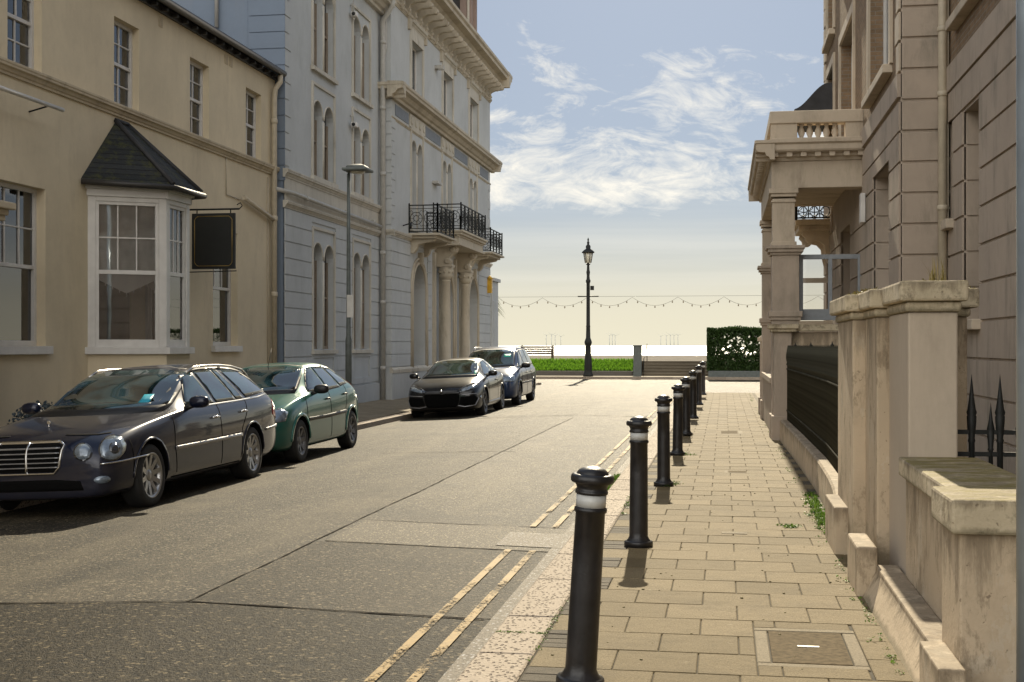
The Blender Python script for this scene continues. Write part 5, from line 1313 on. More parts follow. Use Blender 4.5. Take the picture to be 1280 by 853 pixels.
# wall in front of portico
e = empty('boundary_wall', (1.5, 22.9, 0), 'beige garden wall with a stained cap just in front of the portico pier', 'wall')
m = MB(); m.box((.86, 22.75, -.1), (1.16, 23.10, 1.88)); m.box((.82, 22.71, -.1), (1.20, 23.13, .42)); m.build('pier', 'rightwall', e, bevel=.01)
m = MB(); m.box((1.16, 22.86, -.1), (3.0, 23.08, 1.88)); m.build('panel', 'weathered', e, bevel=.01)
m = MB(); m.box((.80, 22.69, 1.88), (1.24, 23.16, 1.94)); m.box((.76, 22.65, 1.94), (1.28, 23.18, 2.02)); m.box((1.24, 22.78, 1.90), (3.0, 23.14, 2.015)); m.build('cap', 'mossy', e, bevel=.012)
e = empty('garden_pier', (.98, 31.5, 0), 'small capped beige pier at the far end of the portico, by the hedge view', 'pillar')
m = MB(); m.box((.86, 31.3, -.1), (1.2, 31.65, 1.75)); m.box((.82, 31.26, 0), (1.24, 31.69, .4)); m.build('shaft', 'rightwall', e, bevel=.01)
m = MB(); m.box((.80, 31.24, 1.75), (1.26, 31.71, 1.84)); m.lathe((1.03, 31.47, 1.84), [(.3, 0), (.05, .12), (.0, .13)], 4, phase=PI / 4); m.build('cap', 'righttrim', e, bevel=.01)
m = MB(); m.box((.90, 29.7, -.1), (1.1, 31.3, .9)); m.build('dwarf_wall', 'rightwall', e, bevel=.01)
# balcony and canopy beyond the portico
bb = empty('end_balcony', (0, 0, 0)); bb.parent = rb; bb.location = (0, 31 - 18, 4.5)
m = MB(); m.box((1.62, 30.1, 4.42), (XP, 31.9, 4.55)); m.box((1.70, 30.2, 4.30), (XP, 31.8, 4.42)); m.build('slab', 'righttrim', bb, bevel=.01)
for y in (30.35, 31.5):
    m = MB(); F0 = RF(XP); moulding(m, F0, y, y + .2, [(0, 3.55), (.05, 3.55), (.10, 3.75), (.12, 3.95), (.22, 4.06), (.42, 4.10), (.56, 4.14), (.64, 4.22), (.62, 4.30), (0, 4.30)])
    m.lathe(F0.P(y - .02, 4.14, .45), [(.12, 0), (.12, .24)], 14, ax=(0, 1, 0))
    m.build('console', 'righttrim', bb)
m = MB(); F1 = NF(30.12); F2 = RF(1.66); F3 = Frame((0, 31.88, 0), (1, 0, 0), (0, 1, 0))
def lattice(m, F, u0, u1, v0, v1):
    for v in (v0, v1): m.fbox(F, u0, u1, v - .015, v + .015, -.015, .015)
    k = max(1, round((u1 - u0) / .26))
    for i in range(k + 1): u = u0 + (u1 - u0) * i / k; m.fbox(F, u - .012, u + .012, v0, v1, -.012, .012)
    h = (v1 - v0) / 3
    for i in range(k):
        a, b = u0 + (u1 - u0) * i / k, u0 + (u1 - u0) * (i + 1) / k
        for j in range(3):
            c = v0 + h * j; mu, mv = (a + b) / 2, c + h / 2
            m.path([F.P(mu + .10 * math.cos(t * PI / 5), mv + .11 * math.sin(t * PI / 5)) for t in range(11)], .011, 4, caps=False)
            for p_, q_ in (((a, c), (mu, c + .03)), ((b, c), (mu, c + .03)), ((a, c + h), (mu, c + h - .03)), ((b, c + h), (mu, c + h - .03))): m.tube(F.P(*p_), F.P(*q_), .010, n=4)
lattice(m, F1, 1.66, XP, 4.58, 5.5); lattice(m, F3, 1.66, XP, 4.58, 5.5); lattice(m, F2, 30.12, 31.88, 4.58, 5.5); m.build('railing', 'iron', bb)
m = MB(); prof = [(.0, 6.9), (.0, 7.50)]
for i in range(13):
    t = i / 12; prof.append((.06 + .80 * t, 7.50 - .56 * (1 - math.cos(t * PI)) / 2 + .06 * math.sin(t * PI)))
prof.append((.88, 6.9))
moulding(m, RF(XP), 29.3, 32.3, prof); m.build('canopy', 'slateplain', bb)
for y in (29.8, 32.0):
    m = MB(); m.tube((1.62, y, 4.5), (1.62, y, 7.0), .025); m.build('canopy_post', 'iron', bb)

# ------------------------------------------------------------------ gate piers, low wall, railings
e = empty('gate_pier', (1.3, 9.8, 0), 'big weathered cross-shaped gatepost with cracked render and a mossy cap', 'gatepost')
def piece(nm, mat, boxes, bev=.012):
    m = MB()
    for a, b in boxes: m.box(a, b)
    return m.build(nm, mat, e, bevel=bev)
piece('near_shaft', 'pierface', [((1.145, 8.36, -.1), (1.445, 9.32, 1.86))])
piece('main_shaft', 'weathered', [((1.06, 9.30, -.1), (1.67, 10.05, 1.85))])
piece('far_shaft', 'weathered', [((.965, 10.03, -.1), (1.42, 11.3, 1.845))])
piece('foot', 'weathered', [((.86, 10.4, -.1), (1.10, 11.32, .37))])
piece('near_cap', 'mossy', [((1.125, 8.33, 1.86), (1.465, 9.3, 1.925)), ((1.085, 8.29, 1.926), (1.50, 9.31, 2.055))], .018)
piece('main_cap', 'mossy', [((1.04, 9.27, 1.85), (1.69, 10.05, 1.91)), ((1.00, 9.23, 1.911), (1.74, 10.06, 2.045))], .018)
piece('far_cap', 'mossy', [((.945, 10.01, 1.845), (1.44, 11.33, 1.905)), ((.90, 9.97, 1.906), (1.49, 11.38, 2.035))], .018)
m = MB()
for i in range(900):
    q = random.random()
    x, y = (random.uniform(1.2, 1.70), random.uniform(9.4, 10.0)) if q < .55 else ((random.uniform(1.02, 1.4), random.uniform(9.6, 11.2)) if q < .8 else (random.uniform(1.2, 1.48), random.uniform(8.6, 9.3)))
    leafy(m, x, y, 2.045, 4, .022, .015)
for (x, y) in ((1.42, 9.2), (1.44, 9.23), (1.5, 9.3)): blades(m, x, y, 2.04, 9, .24, .03, .004, .5)
tag(m.build('moss', 'dryweed'), 'dry moss and tiny weeds growing on top of the gatepost cap', 'moss', kind='stuff')
e = empty('low_wall', (1.3, 7.2, 0), 'low weathered garden wall with a lichen-covered coping, nearest on the right', 'wall')
piece('wall_body', 'weathered', [((1.13, 6.5, -.1), (1.52, 8.37, .83))])
piece('end_pier', 'weathered', [((1.05, 6.04, -.1), (1.58, 6.52, .81))])
piece('coping', 'mossy', [((1.085, 6.56, .831), (1.57, 8.36, .95))], .014)
piece('pier_coping', 'mossy', [((1.008, 5.99, .80), (1.64, 6.57, .957))], .014)
e = empty('wall_plinth', (1, 7.3, 0), 'broken low stained plinth along the foot of the low wall', 'plinth')
piece('near_block', 'weathered', [((.93, 5.87, -.1), (1.05, 6.42, .225))], .01)
piece('strip', 'weathered', [((.985, 6.40, -.1), (1.13, 8.72, .205))], .012)
piece('far_block', 'weathered', [((.86, 8.68, -.1), (.995, 9.32, .325))], .016)
m = MB(); m.add([(.915, 6.40, 0), (.985, 6.40, .17), (.985, 8.68, .17), (.90, 8.68, 0)], [(0, 1, 2, 3)]); m.build('batter', 'weathered', e)
# railing with kerb
def ex_(y):
    P_ = [(10.4, .86), (11.2, .915), (12, .965), (13, 1.0), (15, 1.03), (19, 1.0), (22.8, .95)]
    for (a, xa), (b, xb) in zip(P_, P_[1:]):
        if a <= y <= b: return lerp(xa, xb, (y - a) / (b - a))
    return P_[0][1] if y < 10.4 else P_[-1][1]
e = empty('railing', (1.1, 17, 0), 'long row of close-set black spiked railings on a curved kerb between gatepost and portico', 'railings')
m = MB(); ys = [11.3 + .3 * i for i in range(39)]; vs = []
for y in ys: x = ex_(min(y, 22.8)); vs += [(x, y, -.05), (x + .01, y, .34), (x + .03, y, .36), (x + .22, y, .36), (x + .22, y, -.05)]
m.add(vs, [(5 * i + j, 5 * i + 5 + j, 5 * i + 6 + j, 5 * i + 1 + j) for i in range(len(ys) - 1) for j in range(4)] + [(0, 1, 2, 3, 4)])
m.build('kerb', 'weathered', e)
yy = [11.42 + .118 * i for i in range(96)]
RX = lambda y: ex_(y) + .135
m = MB(); m.lathe((0, 0, 0), [(.011, .30), (.011, 1.30), (.024, 1.31), (.024, 1.33), (.014, 1.35), (.028, 1.42), (.026, 1.50), (.0, 1.66)], 6); pb = m.build('spiked_bar', 'railpaint', e)
pb.data.transform(Matrix.Translation((0, 0, 0)))
for v in pb.data.vertices: v.co += Vector((1.1, 17, 0))
for i, y in enumerate(yy):
    o = pb if i == 0 else pb.copy()
    if i: COL.objects.link(o); o.parent = e
    o.location = (RX(y) - 1.1, y - 17, 0)
m = MB()
for z in (.52, 1.24): m.path([(RX(11.4 + .6 * i), 11.4 + .6 * i, z) for i in range(20)], .02, 4)
m.build('rail', 'railpaint', e)
for y in (14.5, 17.8, 21.0):
    m = MB(); m.tube((RX(y) + .02, y, .3), (RX(y) + .02, y, 1.66), .022); m.lathe((RX(y) + .02, y, 1.62), [(.022, 0), (.0, .08)], 8); m.build('stay_post', 'iron', e)
# spear fence behind the low wall
e = empty('spear_fence', (2.3, 8.5, 0), 'short black spear-topped fence behind the low wall, running to the building', 'fence')
FY = 8.5
m = MB()
for z in (1.10, .96): m.box((1.44, FY - .012, z - .014), (3.05, FY + .012, z + .014))
m.build('rail', 'iron', e)
big = MB(); big.lathe((2.3, FY, 0), [(.019, .1), (.019, 1.03), (.024, 1.045), (.019, 1.06), (.026, 1.12), (.031, 1.20), (.026, 1.205), (.033, 1.225), (.026, 1.245), (.017, 1.31), (.0, 1.47)], 10); b0 = big.build('spear', 'iron', e)
sm = MB(); sm.lathe((2.3, FY, 0), [(.014, .1), (.014, .98), (.02, .99), (.015, 1.0), (.024, 1.10), (.019, 1.105), (.024, 1.12), (.012, 1.18), (.0, 1.29)], 8); s0 = sm.build('small_spear', 'iron', e)
for i in range(9):
    o = b0 if i == 0 else b0.copy()
    if i: COL.objects.link(o); o.parent = e
    o.location = (1.552 + i * .172 - 2.3, 0, 0)
    o = s0 if i == 0 else s0.copy()
    if i: COL.objects.link(o); o.parent = e
    o.location = (1.668 + i * .172 - 2.3, 0, 0)
# forecourt and pole
m = MB(); m.box((1.05, 2, -.3), (XR, 23, -.02)); tag(m.build('forecourt', 'concrete'), kind='structure')
m = MB(); m.box((.89, 31.8, -.3), (30, 45.3, -.002)); tag(m.build('corner_pavement', 'slabl'), kind='structure')
m = MB(); m.path([(1.190, 5.27, -.1), (1.190, 5.27, 7.0)], .060, 24); o = m.build('signpost', 'bluepost'); tag(o, 'blue-grey metal post cut by the right edge of the picture', 'post')

# ------------------------------------------------------------------ parked cars
def ring(W, zb, zbelt, Wb, zr, Wr):
    e = min(.06, max(.004, (zr - zbelt) * .3)); H = zbelt - zb
    h = [(0, zb), (.75 * W, zb), (.93 * W, zb + .045 * H), (.985 * W, zb + min(.12, .18 * H)), (W, zb + min(.30, .42 * H)), (W, zbelt - min(.22, .33 * H)), (.985 * W, zbelt - min(.07, .10 * H)), (Wb, zbelt),
         (lerp(Wb, Wr, .5) + .012, lerp(zbelt, zr - e, .52)), (Wr, zr - e), (Wr * .82, zr - e * .25), (Wr * .42, zr + .002), (0, zr + .008)]
    return h
def loft(stations, sub=3):
    bm = bmesh.new(); rings = []
    cr = bm.edges.layers.float.new('crease_edge')
    for st in stations:
        x = st[0]; h = ring(*st[1:]); full = [(y, z) for y, z in h] + [(-y, z) for y, z in reversed(h[1:-1])]
        rings.append([bm.verts.new((x, y, z)) for y, z in full])
    n = len(rings[0])
    for a, b in zip(rings, rings[1:]):
        for i in range(n): bm.faces.new((a[i], a[(i + 1) % n], b[(i + 1) % n], b[i]))
    bm.faces.new(rings[0]); bm.faces.new(list(reversed(rings[-1])))
    bm.edges.ensure_lookup_table()
    for a, b in zip(rings, rings[1:]):
        for i in (7, n - 7, 9, n - 9, 5, n - 5):
            ed = bm.edges.get((a[i], b[i]))
            if ed: ed[cr] = .45 if i in (7, n - 7) else .3
    bmesh.ops.recalc_face_normals(bm, faces=bm.faces)
    me = bpy.data.meshes.new('tmp'); bm.to_mesh(me); bm.free()
    for p in me.polygons: p.use_smooth = True
    o = bpy.data.objects.new('tmp', me); COL.objects.link(o); md = o.modifiers.new('s', 'SUBSURF'); md.levels = sub; md.render_levels = sub
    bpy.context.view_layer.update(); dg = bpy.context.evaluated_depsgraph_get()
    me2 = bpy.data.meshes.new_from_object(o.evaluated_get(dg)); bpy.data.objects.remove(o)
    return me2
class Car:
    def __init__(s, label, stations, paint, wr, axles, track, arch_r, cat='car', glass='carglass'):
        s.e = empty('parked_car', (0, 0, 0), label, cat, 'cars parked along the left kerb'); s.paint = paint; s.glass = glass
        me = loft(stations); 
        bm = bmesh.new(); bm.from_mesh(me); s.bvh = BVHTree.FromBMesh(bm); bm.free()
        me.name = 'body'; me.materials.clear(); me.materials.append(M[paint]); me.materials.append(M['archblack'])
        body = bpy.data.objects.new('body', me); COL.objects.link(body); body.parent = s.e; s.body = body
        cut = MB()
        for ax in axles:
            for sg in (-1, 1): cut.lathe((ax, sg * (track - .28), wr), [(arch_r, 0), (arch_r, .6)], 40, ax=(0, sg, 0))
        c = cut.build('cut', 'archblack')
        c.data.materials.clear(); c.data.materials.append(M[paint]); c.data.materials.append(M['archblack'])
        for p in c.data.polygons: p.material_index = 1
        bo = body.modifiers.new('b', 'BOOLEAN'); bo.object = c; bo.solver = 'EXACT'; bo.operation = 'DIFFERENCE'
        bpy.context.view_layer.update(); dg = bpy.context.evaluated_depsgraph_get()
        m3 = bpy.data.meshes.new_from_object(body.evaluated_get(dg)); body.modifiers.clear(); body.data = m3; m3.name = 'body'
        bm = bmesh.new(); bm.from_mesh(m3)
        for f in bm.faces: f.smooth = f.material_index == 0
        for ed in bm.edges:
            if len(ed.link_faces) == 2 and ed.link_faces[0].material_index != ed.link_faces[1].material_index: ed.smooth = False
        bm.to_mesh(m3); bm.free()
        bpy.data.objects.remove(c)
        s.wr, s.axles, s.track = wr, axles, track
    def hit(s, o, d):
        return s.bvh.ray_cast(Vector(o), Vector(d))
    def decal(s, name, poly, mat, d='side', off=.004, mirror=True, parent=None, c=(0, 0), step=.05, smooth=True):
        """poly laid on the body by projection. d: 'side' (x,z), 'front'/'rear' (y,z), or an angle (plan, degrees from straight ahead)"""
        if d == 'side': dr = Vector((0, -1, 0)); U = Vector((1, 0, 0)); cc = Vector((0, 0, 0))
        elif d == 'front': dr = Vector((-1, 0, 0)); U = Vector((0, 1, 0)); cc = Vector((0, 0, 0))
        elif d == 'rear': dr = Vector((1, 0, 0)); U = Vector((0, 1, 0)); cc = Vector((0, 0, 0))
        else:
            t = R(d); dr = Vector((-math.cos(t), -math.sin(t), 0)); U = Vector((-math.sin(t), math.cos(t), 0)); cc = Vector((c[0], c[1], 0))
        V = Vector((0, 0, 1))
        bm = bmesh.new(); vs = [bm.verts.new((u, v, 0)) for u, v in poly]; bm.faces.new(vs)
        us = [p[0] for p in poly]; zs = [p[1] for p in poly]
        def cuts(lo, hi, ax):
            k = int((hi - lo) / step)
            for i in range(1, k + 1):
                x = lo + (hi - lo) * i / (k + 1); no = (1, 0, 0) if ax == 0 else (0, 1, 0); pc = (x, 0, 0) if ax == 0 else (0, x, 0)
                bmesh.ops.bisect_plane(bm, geom=bm.verts[:] + bm.edges[:] + bm.faces[:], plane_co=pc, plane_no=no)
        cuts(min(us), max(us), 0); cuts(min(zs), max(zs), 1)
        bad = []; inner = {}
        for v in bm.verts:
            o = cc + U * v.co.x + V * v.co.y - dr * 8
            loc, nor, idx, dist = s.hit(o, dr)
            if loc is None or dist > 9.8 and d == 'side': bad.append(v); continue
            if nor.dot(dr) > 0: nor = -nor
            inner[v] = loc - nor * .003; v.co = loc + nor * off
        bmesh.ops.delete(bm, geom=bad, context='VERTS')
        be = [e for e in bm.edges if e.is_boundary]
        r = bmesh.ops.extrude_edge_only(bm, edges=be)
        # new verts: pull to the body
        nv = [g for g in r['geom'] if isinstance(g, bmesh.types.BMVert)]
        keys = list(inner.keys())
        for v in nv:
            best = None
            for e_ in v.link_edges:
                ov = e_.other_vert(v)
                if ov in inner: best = ov; break
            if best: v.co = inner[best]
        for f in bm.faces: f.smooth = True
        bmesh.ops.recalc_face_normals(bm, faces=bm.faces)
        objs = []
        for sg in ((1, -1) if mirror else (1,)):
            b2 = bm.copy()
            if sg < 0:
                for v in b2.verts: v.co.y = -v.co.y
                bmesh.ops.reverse_faces(b2, faces=b2.faces)
            me = bpy.data.meshes.new(name); b2.to_mesh(me); b2.free(); me.materials.append(M[mat])
            o = bpy.data.objects.new(name, me); COL.objects.link(o); o.parent = parent[0 if sg > 0 else -1] if isinstance(parent, list) else (parent or s.e); objs.append(o)
        bm.free(); return objs
    def strip(s, name, pts, w, mat, d='side', off=.0035, **k):
        L, Rr = [], []
        P = [Vector((a, b)) for a, b in pts]
        for i, p in enumerate(P):
            t = (P[min(i + 1, len(P) - 1)] - P[max(0, i - 1)]).normalized(); n = Vector((-t.y, t.x)) * w / 2; L.append(p + n); Rr.append(p - n)
        return s.decal(name, [(p.x, p.y) for p in L] + [(p.x, p.y) for p in reversed(Rr)], mat, d, off, **k)
    def window(s, name, poly, d='side', border=.022, mat=None, mirror=True, bm_='blackplastic', off=.003, **k):
        c = (sum(p[0] for p in poly) / len(poly), sum(p[1] for p in poly) / len(poly))
        big = []
        n = len(poly)
        area = sum(poly[i][0] * poly[(i + 1) % n][1] - poly[(i + 1) % n][0] * poly[i][1] for i in range(n))
        for i in range(n):
            p = Vector(poly[i]); a = Vector(poly[i - 1]); b = Vector(poly[(i + 1) % n]); t1 = (p - a).normalized(); t2 = (b - p).normalized()
            n1 = Vector((t1.y, -t1.x)); n2 = Vector((t2.y, -t2.x))
            if area < 0: n1, n2 = -n1, -n2
            q = (n1 + n2); q = q / max(.35, q.dot(n1)) ; big.append((p.x + q.x * border, p.y + q.y * border))
        fr = s.decal(name, big, bm_, d, off, mirror, **k)
        return s.decal('glass', poly, mat or s.glass, d, off + .003, mirror, parent=fr, **k)
    def wheels(s, spokes=5, rimr=.215, mat='alloy', width=.21, twin=False, hub='chrome'):
        r = s.wr
        t = MB(); w = width / 2
        t.lathe((0, 0, 0), [(rimr - .012, -w * .8), (rimr + .01, -w), (r * .93, -w * .98), (r * .985, -w * .8), (r, -w * .55), (r, w * .55), (r * .985, w * .8), (r * .93, w * .98), (rimr + .01, w), (rimr - .012, w * .8)], 40, ax=(0, 1, 0), caps=False)
        proto = t.build('wheel', 'tyre', s.e)
        q = MB(); q.lathe((0, 0, 0), [(rimr, w * .60), (rimr + .014, w * .97), (rimr + .004, w * 1.0), (rimr - .014, w * .93), (rimr - .02, w * .4), (rimr - .02, w * .1)], 40, ax=(0, 1, 0), caps=False)
        for i in range(spokes):
            for dlt in ((-.10, .10) if twin else (0,)):
                a = 2 * PI * i / spokes + dlt; a0 = 2 * PI * i / spokes + dlt * .4
                dx, dz = math.cos(a), math.sin(a); ex, ez = math.cos(a0), math.sin(a0); sw = .016 if twin else .030
                px, pz = -dz, dx; p0 = Vector((ex * .04, w * .62, ez * .04)); p1 = Vector((dx * (rimr - .012), w * .90, dz * (rimr - .012))); sd = Vector((px, 0, pz))
                q.hexa([p0 - sd * sw, p0 + sd * sw, p1 + sd * sw * .8, p1 - sd * sw * .8, p0 - sd * sw * .9 - Vector((0, .04, 0)), p0 + sd * sw * .9 - Vector((0, .04, 0)), p1 + sd * sw * .6 - Vector((0, .04, 0)), p1 - sd * sw * .6 - Vector((0, .04, 0))])
        q.lathe((0, 0, 0), [(.062, w * .3), (.06, w * .66), (.045, w * .74), (0, w * .76)], 16, ax=(0, 1, 0))
        rim = q.build('rim', mat, proto)
        dsk = MB(); dsk.lathe((0, 0, 0), [(rimr - .015, -w * .2), (rimr - .015, w * .08), (.0, w * .08)], 24, ax=(0, 1, 0)); bd = dsk.build('brake_disc', 'archblack', proto)
        first = True
        for ax in s.axles:
            for sg in (1, -1):
                o = proto if first else copy_tree(proto, s.e); first = False
                o.location = (ax, sg * (s.track - w), r); o.rotation_euler = (0, random.uniform(0, 1), 0 if sg > 0 else PI)
    def mirror_(s, x, y, z, sc=1, mat=None):
        for sg in (1, -1):
            m = MB(); k = 10; n = 14
            for i in range(1):
                prof = []
                vs = []
                for j in range(k + 1):
                    t = PI * j / k; rr = math.sin(t) ** .7; dd = -math.cos(t)
                    for q in range(n):
                        a = 2 * PI * q / n; ca, sa = math.cos(a), math.sin(a)
                        ca = math.copysign(abs(ca) ** .75, ca); sa = math.copysign(abs(sa) ** .75, sa)
                        vs.append((x + dd * .065 * sc, sg * (y + .105 * sc * rr * ca), z + .062 * sc * rr * sa))
                m.add(vs, [(j * n + q, j * n + (q + 1) % n, (j + 1) * n + (q + 1) % n, (j + 1) * n + q) for j in range(k) for q in range(n)], True)
            o = m.build('wing_mirror', mat or s.paint, s.e)
            g = MB(); g.lathe((x - .06 * sc, sg * y, z), [(.0, .0), (.05 * sc, .002), (.048 * sc, .006)], 16, ax=(-1, 0, 0)); g.build('mirror_glass', 'chrome', o)
            b = MB(); b.tube((x + .02, sg * (y - .16), z - .07), (x, sg * (y - .04), z - .03), .03, .022); b.build('mirror_arm', 'blackplastic', o)
    def handle(s, x, z, mat='chrome'):
        for sg in (1, -1):
            loc, nor, i, d_ = s.hit((x, 8 * sg, z), (0, -sg, 0))
            m = MB(); y = loc.y + sg * .012; m.path([(x + .09, loc.y, z), (x + .075, y + sg * .012, z), (x, y + sg * .02, z + .004), (x - .075, y + sg * .012, z), (x - .09, loc.y, z)], .012, 8, rs=[.010, .014, .015, .014, .010]); m.build('door_handle', mat, s.e)
    def rail(s, pts, yoff, r=.014, mat='steel', h=.045):
        for sg in (1, -1):
            P = []
            for i, x in enumerate(pts):
                loc, nor, k, d_ = s.hit((x, sg * yoff, 5), (0, 0, -1)); P.append((x, sg * yoff, loc.z + (h if 0 < i < len(pts) - 1 else 0)))
            m = MB(); m.path(P, r, 8)
            for j in (len(pts) // 2,): m.tube(P[j], (P[j][0], P[j][1], P[j][2] - h), r * 1.2)
            m.build('roof_rail', mat, s.e)
    def arches(s, lip=.03, mat=None):
        for ax in s.axles:
            r0 = s.archr = getattr(s, 'archr', s.wr + .055)
    def place(s, x, y, z, rz=0, roll=.045, sc=1.1, scz=1.1):
        s.e.location = (x, y, z); s.e.rotation_euler = (roll, 0, R(-90) + rz); s.e.scale = (sc, sc, scz)
def ell(cx, cz, a, b, n=28, rot=0):
    return [(cx + a * math.cos(2 * PI * i / n) * math.cos(rot) - b * math.sin(2 * PI * i / n) * math.sin(rot), cz + a * math.cos(2 * PI * i / n) * math.sin(rot) + b * math.sin(2 * PI * i / n) * math.cos(rot)) for i in range(n)]
def ringpoly(cx, cz, r0, r1, a0, a1, n=24):
    o = [(cx + r1 * math.cos(lerp(a0, a1, i / n)), cz + r1 * math.sin(lerp(a0, a1, i / n))) for i in range(n + 1)]
    return o + [(cx + r0 * math.cos(lerp(a0, a1, i / n)), cz + r0 * math.sin(lerp(a0, a1, i / n))) for i in range(n, -1, -1)]

# ---- 1: black estate
st = [(2.42, .62, .22, .56, .50, .60, .40), (2.40, .74, .19, .62, .60, .68, .48), (2.30, .83, .17, .69, .71, .76, .55), (2.12, .865, .18, .755, .78, .83, .60), (1.85, .90, .17, .82, .82, .895, .62), (1.45, .91, .17, .875, .845, .945, .64), (1.10, .912, .17, .915, .855, .985, .66), (.86, .912, .17, .94, .86, 1.01, .66),
      (.62, .912, .17, .95, .862, 1.135, .665), (.32, .912, .17, .955, .862, 1.295, .645), (.02, .912, .17, .96, .86, 1.405, .62), (-.30, .912, .17, .965, .86, 1.445, .61), (-.80, .912, .17, .98, .858, 1.46, .60), (-1.30, .91, .17, .995, .855, 1.45, .595), (-1.70, .905, .18, 1.01, .845, 1.42, .58), (-2.0, .89, .20, 1.02, .82, 1.36, .56), (-2.14, .87, .22, 1.01, .80, 1.25, .57), (-2.30, .84, .25, .96, .77, 1.04, .62), (-2.40, .78, .30, .88, .70, .92, .60), (-2.43, .66, .36, .78, .58, .82, .48)]
c1 = Car('shiny black estate car with roof rails and chrome slatted grille, nearest of the parked cars', st, 'paint_black', .325, (1.57, -1.28), .895, .375)
c1.window('windscreen', [(-.72, .985), (.72, .985), (.60, 1.36), (.3, 1.405), (-.3, 1.405), (-.60, 1.36)], 'front', .03, mirror=False, step=.08)
c1.window('front_window', [(.50, 1.005), (.13, 1.30), (-.02, 1.345), (-.10, 1.35), (-.20, 1.0)])
c1.window('rear_window', [(-.30, 1.0), (-.19, 1.36), (-.66, 1.385), (-.86, 1.01)])
c1.window('quarter_window', [(-.91, 1.015), (-.71, 1.385), (-.83, 1.385), (-1.12, 1.02)], border=.016)
c1.window('cargo_window', [(-1.24, 1.035), (-.97, 1.375), (-1.3, 1.37), (-1.6, 1.32), (-1.85, 1.22), (-2.02, 1.075)])
c1.window('tailgate_window', [(-.58, 1.06), (.58, 1.06), (.5, 1.32), (-.5, 1.32)], 'rear', .03, mirror=False)
c1.strip('waist_trim', [(.58, .975), (.0, .972), (-.9, .985), (-1.6, 1.002), (-2.05, 1.035)], .016, 'chrome', off=.008)
c1.strip('rub_strip', [(1.02, .56), (.0, .565), (-.88, .575)], .038, 'trim', off=.014)
c1.strip('sill_seam', [(1.10, .26), (-.84, .26)], .012, 'gap')
c1.strip('door_seam', [(1.0, .93), (1.03, .62), (.98, .30)], .009, 'gap'); c1.strip('door_seam', [(-.245, .97), (-.27, .6), (-.26, .28)], .009, 'gap'); c1.strip('door_seam', [(-1.15, 1.0), (-1.10, .84), (-.92, .66), (-.87, .30)], .009, 'gap'); c1.strip('bumper_seam', [(1.98, .72), (1.95, .5), (1.96, .40)], .009, 'gap')
for ax in c1.axles: c1.decal('wheel_arch_lip', ringpoly(ax, .325, .372, .392, R(2), R(178)), 'paint_black', off=.009, step=.2)
c1.strip('bonnet_seam', [(-.70, .80), (-.62, .79), (-.30, .80)], .010, 'gap', 'front') 
c1.decal('grille', [(-.36, .70), (-.33, .50), (-.28, .455), (.28, .455), (.33, .50), (.36, .70), (.30, .725), (-.30, .725)], 'archblack', 'front', .006, False)
fr_ = [(-.37, .705), (-.34, .50), (-.285, .44), (.285, .44), (.34, .50), (.37, .705), (.31, .738), (-.31, .738), (-.37, .705)]
c1.strip('grille_frame', fr_, .017, 'chrome', 'front', .018, mirror=False)
for k in range(5): z = .50 + k * .045; c1.decal('grille_slat', [(-.34 + .0, z - .005), (.34, z - .005), (.34, z + .006), (-.34, z + .006)], 'trim', 'front', .016, False)
c1.decal('grille_bar', [(-.008, .45), (.008, .45), (.008, .73), (-.008, .73)], 'chrome', 'front', .022, False)
c1.decal('lower_intake', [(-.55, .36), (-.58, .27), (.58, .27), (.55, .36), (.3, .38), (-.3, .38)], 'archblack', 'front', .004, False)
c1.strip('bumper_trim', [(-.06, .515), (.18, .525), (.48, .545)], .014, 'chrome', 35, .010, c=(2.1, .62))
h1 = c1.decal('headlight', ell(.075, .655, .145, .112, rot=.45), 'lampdark', 35, .010, c=(2.1, .62)); c1.decal('lens', ell(.075, .655, .130, .098, rot=.45), 'lampglass', 35, .016, c=(2.1, .62), parent=h1)
h2 = c1.decal('inner_headlight', ell(-.175, .635, .088, .082), 'lampdark', 28, .010, c=(2.1, .62)); c1.decal('lens', ell(-.175, .635, .072, .068), 'lampglass', 28, .016, c=(2.1, .62), parent=h2)
for c_ in (.07, .66), (-.175, .635): pass
c1.decal('bulb_housing', ell(.085, .650, .05, .05), 'lampdark', 35, .020, c=(2.1, .62))
c1.decal('fog_light', ell(-.02, .365, .075, .036), 'lampglass', 30, .010, c=(2.1, .62))
c1.decal('rear_light', [(-2.10, .93), (-2.06, .76), (-2.2, .70), (-2.41, .72), (-2.38, .92), (-2.25, .96)], 'lampred', off=.006)
c1.strip('rear_bumper_trim', [(-1.72, .585), (-2.1, .60), (-2.38, .61)], .03, 'trim', off=.012)
c1.wheels(10, .225, 'alloy', .225); c1.mirror_(.56, 1.0, 1.03, 1.1); c1.handle(-.10, .83); c1.handle(-.98, .855)
c1.rail([-.02, -.25, -.6, -1.0, -1.4, -1.75, -1.95], .60)
m = MB(); loc, _, _, _ = c1.hit((1.98, 0, 5), (0, 0, -1)); m.lathe((1.98, 0, loc.z), [(.012, 0), (.006, .02), (.004, .035)], 8); m.lathe((1.98, 0, loc.z + .05), [(.018, -.002), (.02, 0), (.018, .002)], 20, ax=(1, 0, 0)); m.build('bonnet_ornament', 'chrome', c1.e)
c1.decal('dashboard_sticker', [(.40, 1.03), (.52, 1.03), (.50, 1.13), (.39, 1.13)], 'sticker', 'front', .009, False)
c1.strip('wiper', [(-.55, 1.02), (-.1, 1.015), (.1, 1.03)], .014, 'blackplastic', 'front', .014, mirror=False); c1.strip('wiper', [(-.02, 1.0), (.35, 1.01), (.55, 1.03)], .014, 'blackplastic', 'front', .014, mirror=False)
c1.place(-7.33, 15.32, -.215, R(0))

